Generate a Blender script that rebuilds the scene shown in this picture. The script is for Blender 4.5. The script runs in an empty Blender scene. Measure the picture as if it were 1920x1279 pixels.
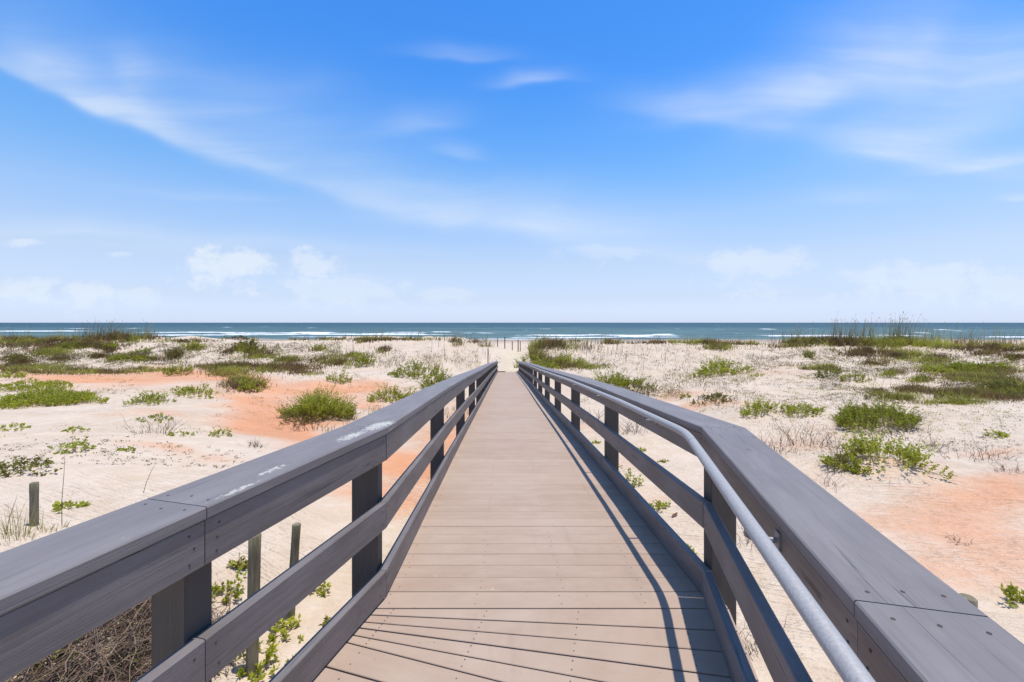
import bpy, math, random
import numpy as np
from mathutils import Vector
random.seed(7); RNG = np.random.default_rng(11)
S = bpy.context.scene; COL = S.collection
# ------------------------------------------------------------------ camera, sky, sun, exposure
F = 800.0; HOR = 605.0; CX = 960.0; H = 1.47          # focal length (px of the 1920 frame), horizon row, eye height over the deck
cd = bpy.data.cameras.new('camera'); cam = bpy.data.objects.new('camera', cd); COL.objects.link(cam)
cam.location = (0, 0, H); cam.rotation_euler = (math.radians(90), 0, 0)
cd.sensor_fit = 'HORIZONTAL'; cd.sensor_width = 36; cd.lens = 36*F/1920; cd.shift_y = (HOR-639.5)/1920
cd.clip_start = .05; cd.clip_end = 60000
S.camera = cam
S.view_settings.view_transform = 'Standard'; S.view_settings.look = 'None'
S.view_settings.exposure = 0; S.view_settings.gamma = 1
SUN = Vector((.135, -.012, .99)).normalized()           # towards the sun: high, from the right
sl = bpy.data.lights.new('sun', 'SUN'); sl.energy = 4.3; sl.angle = math.radians(.5); sl.color = (1, .955, .88)
so = bpy.data.objects.new('sun', sl); COL.objects.link(so)
so.rotation_euler = SUN.to_track_quat('Z', 'Y').to_euler()

class NT:
    """small node-tree writer"""
    def __init__(s, tree): s.t = tree; s.n = tree.nodes; s.l = tree.links
    def node(s, typ, **kw):
        n = s.n.new(typ)
        for k, v in kw.items(): setattr(n, k, v)
        return n
    def put(s, sock, v):
        if isinstance(v, bpy.types.NodeSocket): s.l.new(v, sock)
        elif v is not None: sock.default_value = v
    def math(s, op, a, b=None, c=None, clamp=False):
        n = s.node('ShaderNodeMath', operation=op); n.use_clamp = clamp
        s.put(n.inputs[0], a); s.put(n.inputs[1], b); s.put(n.inputs[2], c); return n.outputs[0]
    def vmath(s, op, a, b=None):
        n = s.node('ShaderNodeVectorMath', operation=op); s.put(n.inputs[0], a); s.put(n.inputs[1], b)
        return n.outputs['Value'] if op in ('LENGTH', 'DOT_PRODUCT', 'DISTANCE') else n.outputs[0]
    def noise(s, vec, scale, detail=4, rough=.5, dist=0):
        n = s.node('ShaderNodeTexNoise'); s.put(n.inputs['Vector'], vec)
        n.inputs['Scale'].default_value = scale; n.inputs['Detail'].default_value = detail
        n.inputs['Roughness'].default_value = rough; n.inputs['Distortion'].default_value = dist
        return n.outputs['Fac']
    def ramp(s, fac, lo, hi, a=0., b=1., smooth=True):
        n = s.node('ShaderNodeMapRange'); n.interpolation_type = 'SMOOTHSTEP' if smooth else 'LINEAR'
        s.put(n.inputs['Value'], fac); n.inputs['From Min'].default_value = lo; n.inputs['From Max'].default_value = hi
        n.inputs['To Min'].default_value = a; n.inputs['To Max'].default_value = b; return n.outputs[0]
    def mix(s, fac, a, b, blend='MIX'):
        n = s.node('ShaderNodeMix', data_type='RGBA', blend_type=blend)
        s.put(n.inputs[0], fac); s.put(n.inputs[6], a); s.put(n.inputs[7], b); return n.outputs[2]
    def scale(s, vec, sc, rot=(0, 0, 0), loc=(0, 0, 0)):
        n = s.node('ShaderNodeMapping'); s.put(n.inputs['Vector'], vec)
        n.inputs['Scale'].default_value = sc; n.inputs['Rotation'].default_value = rot; n.inputs['Location'].default_value = loc
        return n.outputs[0]
    def bump(s, h, strength, dist, normal=None):
        n = s.node('ShaderNodeBump'); n.inputs['Strength'].default_value = strength; n.inputs['Distance'].default_value = dist
        s.put(n.inputs['Height'], h)
        if normal is not None: s.put(n.inputs['Normal'], normal)
        return n.outputs[0]
def C4(r, g, b): return (r, g, b, 1)

# ---- world: Nishita sky, deepened towards the zenith, with cirrus streaks and low cumulus by direction
W = bpy.data.worlds.new('World'); S.world = W; W.use_nodes = True
w = NT(W.node_tree); w.n.clear()
sky = w.node('ShaderNodeTexSky', sky_type='NISHITA'); sky.sun_disc = False
sky.sun_elevation = math.asin(SUN.z); sky.sun_rotation = math.atan2(SUN.x, SUN.y)
sky.air_density = 1.0; sky.dust_density = .3; sky.ozone_density = 2.0
geo = w.node('ShaderNodeTexCoord'); sep = w.node('ShaderNodeSeparateXYZ'); w.l.new(geo.outputs['Generated'], sep.inputs[0])
dx, dy, dz = sep.outputs
yy = w.math('MAXIMUM', dy, .12)
u = w.math('DIVIDE', dx, yy); v = w.math('DIVIDE', dz, yy)
comb = w.node('ShaderNodeCombineXYZ'); w.put(comb.inputs[0], u); w.put(comb.inputs[1], v); UV = comb.outputs[0]
el = w.math('ABSOLUTE', dz)
cr = w.node('ShaderNodeValToRGB'); w.put(cr.inputs[0], el)
SKYRAMP = [(0, (1.09, 1.34, 2.26)), (.016, (1.07, 1.25, 2.04)), (.056, (1.22, 1.22, 1.6)), (.13, (1.66, 1.48, 1.55)), (.225, (1.62, 1.70, 1.84)), (.304, (1.15, 1.68, 2.03)), (.395, (.86, 1.62, 2.24)), (.495, (.60, 1.48, 2.36)), (.603, (.50, 1.42, 2.40)), (.72, (.7, 1.3, 1.9)), (1, (1, 1.1, 1.2))]
e = cr.color_ramp.elements
for i, (p, c) in enumerate(SKYRAMP):
    q = e[0] if i == 0 else (e[len(e)-1] if i == len(SKYRAMP)-1 else e.new(p)); q.position = p; q.color = C4(*[x/2.7 for x in c])
tint = w.mix(1., sky.outputs[0], cr.outputs[0], 'MULTIPLY')
tint = w.vmath('MULTIPLY', tint, (2.7, 2.7, 2.7))
def P2(px, py): return ((px-CX)/F, (HOR-py)/F)
warp = w.noise(UV, 2.2, 3, .55); warp2 = w.noise(w.scale(UV, (1, 1, 1), loc=(7, 3, 0)), 2.2, 3, .55)
wv = w.node('ShaderNodeCombineXYZ'); w.put(wv.inputs[0], w.math('MULTIPLY_ADD', warp, .12, -.06)); w.put(wv.inputs[1], w.math('MULTIPLY_ADD', warp2, .09, -.045))
UVW = w.vmath('ADD', UV, wv.outputs[0])
def fibre(rot, seed):
    a_ = w.noise(w.scale(UVW, (1.0, 11, 1), rot=(0, 0, math.radians(rot)), loc=(seed, 0, 0)), 1.1, 6, .55, .1)
    b_ = w.noise(w.scale(UVW, (1.1, 2.2, 1), rot=(0, 0, math.radians(rot)), loc=(seed, 4, 0)), 2.4, 3, .5)
    return w.math('MULTIPLY', w.ramp(a_, .25, .78), w.ramp(b_, .30, .62, .25, 1))
FIBL = fibre(22, 0); FIBR = fibre(-12, 9)
# px, py, half length, half width (px), angle (deg, up = +), strength
WISPS = [(90, 160, 150, 14, -22, .62), (250, 222, 210, 18, -23, .58), (430, 285, 170, 15, -18, .36), (600, 335, 260, 26, -19, .30), (800, 385, 260, 32, -14, .32), (960, 425, 220, 30, -8, .34), (180, 150, 200, 55, -22, .34), (240, 130, 60, 30, -75, .22), (60, 100, 110, 26, -25, .28),
  (480, 190, 130, 26, 8, .20), (520, 250, 260, 50, -14, .26), (1330, 222, 140, 20, -10, .50), (1420, 200, 190, 28, 8, .50), (1560, 165, 190, 50, 28, .46), (1720, 100, 150, 80, 58, .50), (1800, 225, 250, 62, 14, .58),
  (1720, 298, 240, 24, -8, .46), (1880, 308, 150, 10, 8, .60), (1860, 190, 170, 90, 20, .46), (1005, 152, 80, 11, 2, .42), (785, 238, 85, 17, 8, .36), (862, 285, 50, 10, -12, .34), (870, 104, 110, 10, -2, .30),
  (150, 434, 300, 12, -3, .45), (1100, 425, 280, 40, -6, .30), (1600, 378, 110, 10, 0, .28), (1905, 377, 40, 6, 0, .5), (500, 465, 420, 12, -2, .25), (1250, 480, 240, 14, -6, .25), (400, 365, 160, 7, -3, .22)]
tot = None
for (px, py, L, Wd, an, st) in WISPS:
    cx, cy = P2(px, py); a = math.radians(an)
    m = w.node('ShaderNodeMapping', vector_type='TEXTURE'); w.put(m.inputs['Vector'], UVW)
    m.inputs['Location'].default_value = (cx, cy, 0); m.inputs['Rotation'].default_value = (0, 0, a); m.inputs['Scale'].default_value = (L/F, Wd*1.7/F, 1)
    sy = w.node('ShaderNodeSeparateXYZ'); w.put(sy.inputs[0], m.outputs[0])
    yv_ = w.math('MAXIMUM', w.math('MULTIPLY', sy.outputs[1], .8), w.math('MULTIPLY', sy.outputs[1], -2.2))
    d = w.math('ADD', w.math('MULTIPLY', sy.outputs[0], sy.outputs[0]), w.math('MULTIPLY', yv_, yv_))
    g = w.math('MULTIPLY', w.math('EXPONENT', w.math('MULTIPLY', d, -1.2)), w.math('MULTIPLY_ADD', FIBL if px < 1150 else FIBR, st*.62, st*.34))
    tot = g if tot is None else w.math('ADD', tot, g)
cir = w.math('MULTIPLY', tot, .95)
pn = w.noise(w.scale(UV, (9, 13, 1)), 1.9, 8, .62)
CUM = [(430, 490, 95, 32, .75), (590, 495, 60, 30, .6), (640, 535, 150, 26, .4), (165, 548, 70, 22, .6), (45, 535, 70, 22, .55), (255, 550, 60, 16, .4), (1420, 490, 120, 34, .42), (1740, 515, 190, 30, .48), (1880, 530, 120, 28, .4), (45, 452, 35, 7, .5), (225, 476, 30, 5, .4), (830, 548, 100, 12, .3), (1130, 470, 110, 12, .25)]
ct = None
for (px, py, rx, ry, st) in CUM:
    cx, cy = P2(px, py)
    m = w.node('ShaderNodeMapping', vector_type='TEXTURE'); w.put(m.inputs['Vector'], UV)
    m.inputs['Location'].default_value = (cx, cy, 0); m.inputs['Scale'].default_value = (rx/F, ry/F, 1)
    sy = w.node('ShaderNodeSeparateXYZ'); w.put(sy.inputs[0], m.outputs[0])      # crisp tops, bases melting into the haze
    yv_ = w.math('MAXIMUM', sy.outputs[1], w.math('MULTIPLY', sy.outputs[1], -.5))
    d = w.math('SQRT', w.math('ADD', w.math('MULTIPLY', sy.outputs[0], sy.outputs[0]), w.math('MULTIPLY', yv_, yv_)))
    g = w.math('MULTIPLY', w.ramp(w.math('ADD', d, w.math('MULTIPLY_ADD', pn, -2.6, 1.3)), 0.30, 1.05, 1, 0), st*1.0)
    ct = g if ct is None else w.math('MAXIMUM', ct, g)
cl = w.math('ADD', cir, ct, clamp=True); cl = w.math('MULTIPLY', cl, w.ramp(dy, .10, .2))
allc = w.mix(w.math('MULTIPLY', cl, .92), tint, C4(8.3, 9.0, 9.9))
bg = w.node('ShaderNodeBackground'); w.put(bg.inputs[0], allc); bg.inputs[1].default_value = .1
w.l.new(bg.outputs[0], w.node('ShaderNodeOutputWorld').inputs[0])

# ------------------------------------------------------------------ helpers
def mat(name):
    m = bpy.data.materials.new(name); m.use_nodes = True; t = NT(m.node_tree); t.n.clear()
    p = t.node('ShaderNodeBsdfPrincipled'); o = t.node('ShaderNodeOutputMaterial'); t.l.new(p.outputs[0], o.inputs[0])
    return m, t, p, o
def tag(o, label=None, cat=None, group=None, kind=None):
    for k, x in (('label', label), ('category', cat), ('group', group), ('kind', kind)):
        if x: o[k] = x
    return o
def link(name, me, material=None, parent=None, loc=(0, 0, 0)):
    o = bpy.data.objects.new(name, me); COL.objects.link(o); o.location = loc
    if material:
        for m in (material if isinstance(material, (list, tuple)) else [material]): me.materials.append(m)
    if parent: o.parent = parent
    return o
def empty(name, loc=(0, 0, 0)):
    o = bpy.data.objects.new(name, None); COL.objects.link(o); o.location = loc; return o
def mesh_np(name, V, Q, tint=None, smooth=False):
    """V (n,3), Q (m,k) index arrays of equal polygon size"""
    me = bpy.data.meshes.new(name); V = np.asarray(V, np.float32); Q = np.asarray(Q, np.int32); k = Q.shape[1]
    me.vertices.add(len(V)); me.vertices.foreach_set('co', V.ravel())
    me.loops.add(Q.size); me.loops.foreach_set('vertex_index', Q.ravel())
    me.polygons.add(len(Q)); me.polygons.foreach_set('loop_start', np.arange(0, Q.size, k, dtype=np.int32))
    me.polygons.foreach_set('loop_total', np.full(len(Q), k, np.int32))
    if smooth: me.polygons.foreach_set('use_smooth', np.ones(len(Q), bool))
    me.update(calc_edges=True)
    if tint is not None:
        a = me.attributes.new('tint', 'FLOAT', 'POINT'); a.data.foreach_set('value', np.asarray(tint, np.float32))
    return me

# ---- noise in numpy
_perm = np.random.default_rng(3).random((256, 256))
def vnoise(x, y):
    xi = np.floor(x).astype(int); yi = np.floor(y).astype(int); fx = x-xi; fy = y-yi
    fx = fx*fx*(3-2*fx); fy = fy*fy*(3-2*fy)
    a = _perm[xi & 255, yi & 255]; b = _perm[(xi+1) & 255, yi & 255]; c = _perm[xi & 255, (yi+1) & 255]; d = _perm[(xi+1) & 255, (yi+1) & 255]
    return (a*(1-fx)+b*fx)*(1-fy)+(c*(1-fx)+d*fx)*fy
def fbm(x, y, o=4):
    s = 0; a = .5; t = 0
    for i in range(o): s = s+a*vnoise(x*2**i+17.3*i, y*2**i+5.1*i); t += a; a *= .5
    return s/t*2-1
def sstep(x, a, b):
    t = np.clip((x-a)/(b-a), 0, 1); return t*t*(3-2*t)

# ------------------------------------------------------------------ terrain height
RY = np.array([-40, 2.28, 3.6, 6.4, 11.5, 19, 36.5, 60]); RZ = np.array([0, 0, -.077, -.28, -.70, -1.28, -2.74, -4.7])
def deckz(y): return float(np.interp(y, RY, RZ))
ctrl = [(-1, 0, -1.15), (3, 0, -1.1), (-4, 0, -.8), (5, 0, -.9), (-8, 0, -.4), (9, 0, -.6), (0, -6, -.9), (-9, -7, -.5), (9, -7, -.6),
 (-1.6, 3.2, -1.2), (-3.8, 4.2, -.6), (-6, 4, -.45), (2.5, 3, -1.15), (5, 3.5, -1.0), (-3, 6, -1.05), (-7, 7, -.75), (3, 6, -1.3), (6, 6.5, -1.15),
 (0, 5, -1.3), (10, 7, -.9), (-13, 7, -.6), (16, 7, -.7), (-2, 12, -1.65), (-8, 12, -1.4), (-15, 12, -1.15), (3, 12, -1.65), (8, 12, -1.5), (14, 12, -1.25),
 (-3, 20, -2.1), (-12, 20, -1.95), (-24, 20, -1.7), (3, 20, -2.0), (12, 20, -1.7), (24, 20, -1.3), (-4, 30, -2.6), (-18, 30, -2.35), (-36, 30, -2.0),
 (3, 30, -2.45), (12, 30, -2.0), (24, 30, -1.5), (36, 30, -1.1), (-.7, 36.5, -2.80), (1, 36.5, -2.80), (0, 41, -2.75), (.2, 46, -2.45)]
def cp(u_, py, Y): ctrl.append((u_*Y, Y, H-(py-HOR)*Y/F))
for u_ in (-1.2, -.95, -.7, -.45): cp(u_, 690, 38)
for u_ in (-1.2, -.95, -.7): cp(u_, 660, 45)
cp(-.45, 662, 45); cp(-.3, 690, 38); cp(-.3, 660, 44); cp(-.15, 690, 38); cp(-.12, 665, 44)
for u_, py, Y in ((-1.2, 636, 54), (-.95, 633, 54), (-.7, 631, 55), (-.45, 635, 52), (-.3, 635, 50), (-.15, 637, 50), (-.08, 640, 51),
                  (.10, 646, 49), (.2, 641, 50), (.45, 640, 52), (.7, 640, 50), (.95, 642, 45), (1.2, 640, 41), (.1, 676, 42), (.25, 672, 42), (.45, 678, 40), (.7, 668, 39), (.95, 662, 37), (1.2, 665, 33)): cp(u_, py, Y)
ctrl += [(-.6, 52, -1.9), (1.2, 52, -1.9), (0, 57, -2.4)]
for X in (-75, -50, -25, -8, 0, 8, 25, 50, 75): ctrl += [(X, 63, -2.3), (X, 75, -3.3)]
ctrl += [(-75, 20, -1.2), (75, 20, -.8), (-75, 0, -.6), (75, 0, -.6), (-30, 0, -.5), (30, 0, -.5), (-30, -30, -.5), (30, -30, -.5), (-75, 50, -.8), (75, 45, -.5), (-75, -40, -.5), (75, -40, -.5)]
MOUNDS = [(1.9+.0, 12.2, .1, 0)]
CT = np.array(ctrl, float); cc = 2.0
def _k(d2): return np.sqrt(d2+cc*cc)
D2 = ((CT[:, None, :2]-CT[None, :, :2])**2).sum(-1)
_A = _k(D2); _A[np.diag_indices(len(CT))] -= .35
zm = CT[:, 2].mean(); WT = np.linalg.solve(_A, CT[:, 2]-zm)
def ground(X, Y):
    X = np.asarray(X, float); Y = np.asarray(Y, float); sh = X.shape; x = np.clip(X.ravel(), -75, 75); y = np.clip(Y.ravel(), -40, 78)
    z = np.zeros(len(x))+zm
    for i in range(len(CT)): z += WT[i]*np.sqrt((x-CT[i, 0])**2+(y-CT[i, 1])**2+cc*cc)
    yr = Y.ravel(); xr = X.ravel()
    far = np.interp(yr, [66, 75, 85, 100, 130, 152, 180, 260, 500], [-2.6, -3.3, -3.6, -3.75, -4.1, -4.5, -5.2, -6.5, -9])
    b = sstep(yr, 64, 78); z = z*(1-b)+far*b
    path = np.exp(-((xr-.4+.008*(yr-36))/1.7)**2)*sstep(yr, 30, 37)          # trodden gap between the dunes
    dune = sstep(yr, 33, 44)*(1-sstep(yr, 60, 72))
    calm = 1-.85*np.exp(-((xr-.2)/1.8)**2)
    z += calm*(.10*fbm(xr/1.9, yr/1.9, 3)+.38*fbm(xr/6+9, yr/6, 3)*sstep(np.abs(yr), 5, 16)*(1-sstep(yr, 90, 120)))
    hum = .55*fbm(xr/3.4+3, yr/3.4, 4)+.60*fbm(xr/11, yr/9+31, 2)
    z += dune*(1-path)*hum
    rough = sstep(yr, 22, 30)*(1-sstep(yr, 60, 70))*sstep(xr, 10, 20)
    z += rough*.30*fbm(xr/1.6, yr/1.6+50, 3)
    z += (1-path)*dune*.07*fbm(xr/.9+70, yr/.9, 2)
    for (mx, my, mr, mh) in MOUNDS: z += mh*np.exp(-(((xr-mx)/mr)**2+((yr-my)/mr)**2))
    return z.reshape(sh)
# fan table used to find where a sight line meets the sand
FU = np.linspace(-1.5, 1.5, 301); FL = np.linspace(math.log(1.0), math.log(150), 700)
FY = np.exp(FL)
def fan_table():
    global GA
    GZ = ground(FU[:, None]*FY[None, :], np.broadcast_to(FY, (301, 700))); GA = np.maximum.accumulate((GZ-H)/FY[None, :], axis=1)
fan_table()
def hit(px, py):
    """photo pixel -> points on the sand (n,3)"""
    px = np.atleast_1d(np.asarray(px, float)); py = np.atleast_1d(np.asarray(py, float))
    uu = np.clip((px-CX)/F, -1.49, 1.49); r = (HOR-py)/F
    ci = np.rint((uu+1.5)/3*300).astype(int); out = np.zeros((len(px), 3))
    for c in np.unique(ci):
        m = ci == c; j = np.clip(np.searchsorted(GA[c], r[m]), 1, 699)
        a0 = GA[c][j-1]; a1 = GA[c][j]; t = np.clip((r[m]-a0)/np.maximum(a1-a0, 1e-9), 0, 1)
        Y = np.exp(FL[j-1]+t*(FL[j]-FL[j-1])); out[m, 1] = Y; out[m, 0] = uu[m]*Y
    out[:, 2] = ground(out[:, 0], out[:, 1]); return out

SH = [ # label, px, base py, width, height, kind
 ('broad low mat of green leaves on pale sand, the largest on the left', 85, 768, 190, 40, 'bright'),
 ('flat tongue of green cover just behind the largest left mat', 60, 738, 150, 18, 'bright'),
 ('small bright green patch at the left photo edge above the mats', 18, 712, 62, 20, 'bright'),
 ('low green plant at the left tip of the long orange patch', 285, 762, 78, 26, 'bright'),
 ('thin straggling green plant lying on orange sand', 362, 746, 80, 22, 'bright'),
 ('bright green tuft with pale grass behind it, left of the orange streak', 472, 738, 74, 26, 'bright'),
 ('rounded green bush at the far end of the long orange patch', 337, 708, 46, 28, 'deep'),
 ('large bushy green plant on a sand mound beside the orange sand left of the railing', 598, 792, 135, 62, 'bright'),
 ('dark brown stems and green leaves fringing the large mound plant', 560, 798, 60, 34, 'olive'),
 ('dense round green bush in white sand beyond the left railing', 674, 693, 60, 36, 'deep'),
 ('compact green bush in front of the dense round one', 635, 721, 50, 28, 'bright'),
 ('long green clump behind the left railing, brightest on top', 780, 712, 98, 30, 'deep'),
 ('olive green bush tucked against the far left railing cap', 822, 734, 78, 38, 'deep'),
 ('loose green clump between orange sand and the left railing', 735, 757, 95, 34, 'bright'),
 ('small round green cushion left of the railing on plain sand', 412, 822, 44, 17, 'bright'),
 ('small flat green plant beside dry twigs left of the round cushion', 338, 819, 46, 12, 'bright'),
 ('flat green strand lying on sand behind the dry twigs', 292, 792, 60, 13, 'deep'),
 ('trailing green plant on a low sand bank at the left', 130, 853, 66, 30, 'bright'),
 ('thin green sprig on open sand above the trailing plant', 140, 812, 42, 13, 'bright'),
 ('flat green mat cut by the left photo edge', 22, 810, 62, 14, 'bright'),
 ('scraggly green and brown shrub on the bank at far left', 45, 898, 105, 40, 'olive'),
 ('low green plant in sand right of the short timber post', 125, 962, 75, 20, 'bright'),
 ('tiny orange edged green plant lying on reddish sand', 240, 848, 34, 9, 'bright'),
 ('green seedlings in sand under the left top rail', 430, 1135, 72, 46, 'bright'),
 ('green leafy sprigs at the foot of the slim leaning post', 545, 1205, 75, 54, 'bright'),
 ('green plants crowding the foot of the mossy post', 485, 1278, 125, 60, 'bright'),
 ('pale yellow leaved plant growing out of the twig heap', 95, 1272, 90, 70, 'yellow'),
 ('pale yellow green leafy stems poking out behind the twig heap', 262, 1150, 90, 90, 'yellow'),
 ('sparse light green sprig between post and middle rail', 592, 1120, 42, 28, 'bright'),
 ('pale leaf cluster halfway up the sand behind the mossy post', 452, 1072, 26, 36, 'yellow'),
 ('yellow green weed between the left toe board and the slim post', 619, 1180, 18, 24, 'yellow'),
 ('green clump on the sandy dune face at left', 208, 658, 26, 20, 'bright'),
 ('flat green cushion high on the left dune face', 272, 662, 30, 10, 'deep'),
 ('wide dark green patch low on the left dune face', 248, 678, 80, 15, 'deep'),
 ('olive clump on the left dune face right of the dark patch', 328, 674, 32, 20, 'olive'),
 ('green clump near the left dune top', 362, 657, 38, 18, 'bright'),
 ('olive bush on the dune shoulder left of the white sand', 464, 658, 52, 22, 'olive'),
 ('rusty olive bush at the left photo edge on the dune', 22, 684, 55, 20, 'olive'),
 ('dark brown mat on the left dune crest against the surf', 442, 638, 60, 9, 'scrub'),
 ('large bright green shrub on open sand right of the boardwalk', 1645, 900, 195, 76, 'bright'),
 ('large dark green shrub behind the bright one on the right', 1635, 812, 170, 54, 'deep'),
 ('green clump beyond the right railing bend', 1425, 784, 78, 30, 'bright'),
 ('low yellow green clump between the railing bend and the dark shrub', 1502, 784, 80, 26, 'bright'),
 ('smooth bright green mound alone on pale sand at right', 1352, 709, 98, 34, 'bright'),
 ('tiny green cushion beside the smooth mound', 1421, 707, 22, 10, 'bright'),
 ('tall dense green mound just behind the right railing cap', 1158, 735, 98, 46, 'deep'),
 ('brown fringed skirt of grass on the right flank of the dense mound', 1205, 744, 60, 26, 'olive'),
 ('low row of green plants on the rim of the peach sand', 1340, 758, 90, 18, 'olive'),
 ('small green tuft at the left end of the rim row', 1284, 750, 24, 15, 'deep'),
 ('long bright green bank beside the right side of the ramp foot', 1048, 692, 110, 22, 'bright'),
 ('darker green grass bank hugging the ramp foot railing', 1000, 684, 50, 26, 'deep'),
 ('grey green bush with pale dry base on the right', 1553, 712, 52, 26, 'olive'),
 ('dark green low bush right of the grey green one', 1606, 718, 48, 20, 'deep'),
 ('small green plant amid dry stems at far right', 1870, 824, 46, 20, 'bright'),
 ('leafy shrub cut by the right photo edge above the cap', 1912, 1150, 56, 52, 'bright'),
 ('bright green patch in the scrubby hollow at right', 1760, 705, 55, 15, 'bright'),
 ('long dark green thicket in the scrubby hollow at right', 1830, 702, 110, 26, 'deep'),
 ('olive thicket cut by the right photo edge below the dark thicket', 1880, 740, 110, 22, 'olive'),
 ('low olive bush at the near edge of the scrubby hollow', 1660, 752, 70, 14, 'olive'),
 ('dark olive bush right of the low one by the hollow', 1785, 756, 80, 18, 'olive'),
 ('green sprigs in sand seen under the right middle rail', 1237, 962, 48, 28, 'bright'),
 ('bright sprigs just behind the second right post', 1182, 914, 42, 36, 'bright'),
 ('small green rosette seen below the handrail on peach sand', 1201, 849, 20, 13, 'bright'),
 ('tiny green plant beside the right post near the ramp', 1119, 833, 16, 9, 'bright'),
 ('flat little dark plant in sand below the handrail', 1242, 868, 20, 7, 'deep'),
 ('tiny green plant low between toe board and middle rail', 1292, 1038, 30, 14, 'bright'),
]
for (lab, px, py, w_, h_, kd) in SH:                                  # sand gathers round the plants in low mounds
    if w_ < 40 or py > 930: continue
    c = hit(px, py-h_*.15)[0]; rr = w_/F*c[1]*.62; MOUNDS.append((c[0], c[1]+rr*.35, rr, min(.16+.05*rr, .22*rr)))
fan_table()
def axis(lo, hi, base, g):
    a = [0.]
    while a[-1] < hi: a.append(a[-1]+base+g*abs(a[-1]))
    b = [0.]
    while b[-1] > lo: b.append(b[-1]-base-g*abs(b[-1]))
    return np.array(b[:0:-1]+a)
def grid(name, xs, ys, zf, attrs):
    X, Y = np.meshgrid(xs, ys); Z = zf(X, Y); V = np.stack([X, Y, Z], -1).reshape(-1, 3)
    n, m = X.shape; i = np.arange(n*m).reshape(n, m)
    Q = np.stack([i[:-1, :-1], i[:-1, 1:], i[1:, 1:], i[1:, :-1]], -1).reshape(-1, 4)
    me = mesh_np(name, V, Q, smooth=True)
    for k, fn in attrs.items():
        a = me.attributes.new(k, 'FLOAT', 'POINT'); a.data.foreach_set('value', fn(X, Y).astype(np.float32).ravel())
    return me
# patches of iron-coloured sand: px, py, rx, ry, weight
IRON = [(250, 712, 175, 10, 1.1), (360, 698, 90, 7, .9), (430, 712, 70, 10, .8), (560, 738, 120, 11, 1.), (640, 728, 90, 10, .9), (700, 722, 60, 12, .8), (500, 770, 90, 20, 1.), (550, 800, 80, 22, 1.), (600, 830, 45, 16, .8),
  (440, 748, 60, 8, .7), (330, 772, 60, 6, .5), (240, 775, 50, 5, .35), (290, 842, 80, 5, .6), (420, 862, 40, 4, .5), (745, 880, 110, 36, 1.), (800, 840, 80, 46, .8), (680, 935, 90, 20, .7), (620, 850, 90, 20, .5), (860, 780, 60, 30, .5), (520, 815, 110, 14, .5), (700, 760, 50, 10, .6),
  (1330, 762, 90, 10, .65), (1270, 745, 60, 8, .5), (1440, 700, 60, 5, .35), (1460, 690, 30, 4, .3), (1870, 930, 140, 36, .6), (1790, 985, 220, 40, .42), (1920, 1050, 160, 70, .5), (1900, 900, 60, 20, .4), (1880, 850, 80, 12, .55), (1740, 880, 60, 14, .35), (1480, 830, 60, 20, .4), (1560, 900, 60, 25, .35),
  (1230, 870, 60, 14, .35), (1700, 1090, 170, 40, .5), (1560, 980, 110, 26, .3), (1100, 800, 40, 12, .4), (1250, 940, 60, 20, .25)]
IE = []
for (px, py, rx, ry, wt) in IRON:
    c = hit(px, py)[0]; t = hit(px, py-ry)[0]; b = hit(px, py+ry)[0]
    IE.append((c[0], (t[1]+b[1])/2, rx*c[1]/F, max(.3, (t[1]-b[1])/2), wt))
def iron(X, Y):
    s = np.zeros_like(X); wx = X+1.1*fbm(X/2.5, Y/2.5); wy = Y+1.4*fbm(X/2.5+40, Y/2.5)*np.clip(Y/14, .25, 1.5)
    for (a, b, rx, ry, wt) in IE:
        du = np.clip((wx/np.maximum(wy, 1)-a/b)*b/rx, -9, 9) if b > 5 else (wx-a)/rx
        s += wt*np.exp(-.9*(du**2+((wy-b)/ry)**2))
    return s
def trod(X, Y): return np.exp(-((X-.4)/1.9)**2)*sstep(Y, 33, 37)*(1-sstep(Y, 60, 75))
def wetness(X, Y): return sstep(Y, 100, 140)

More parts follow.
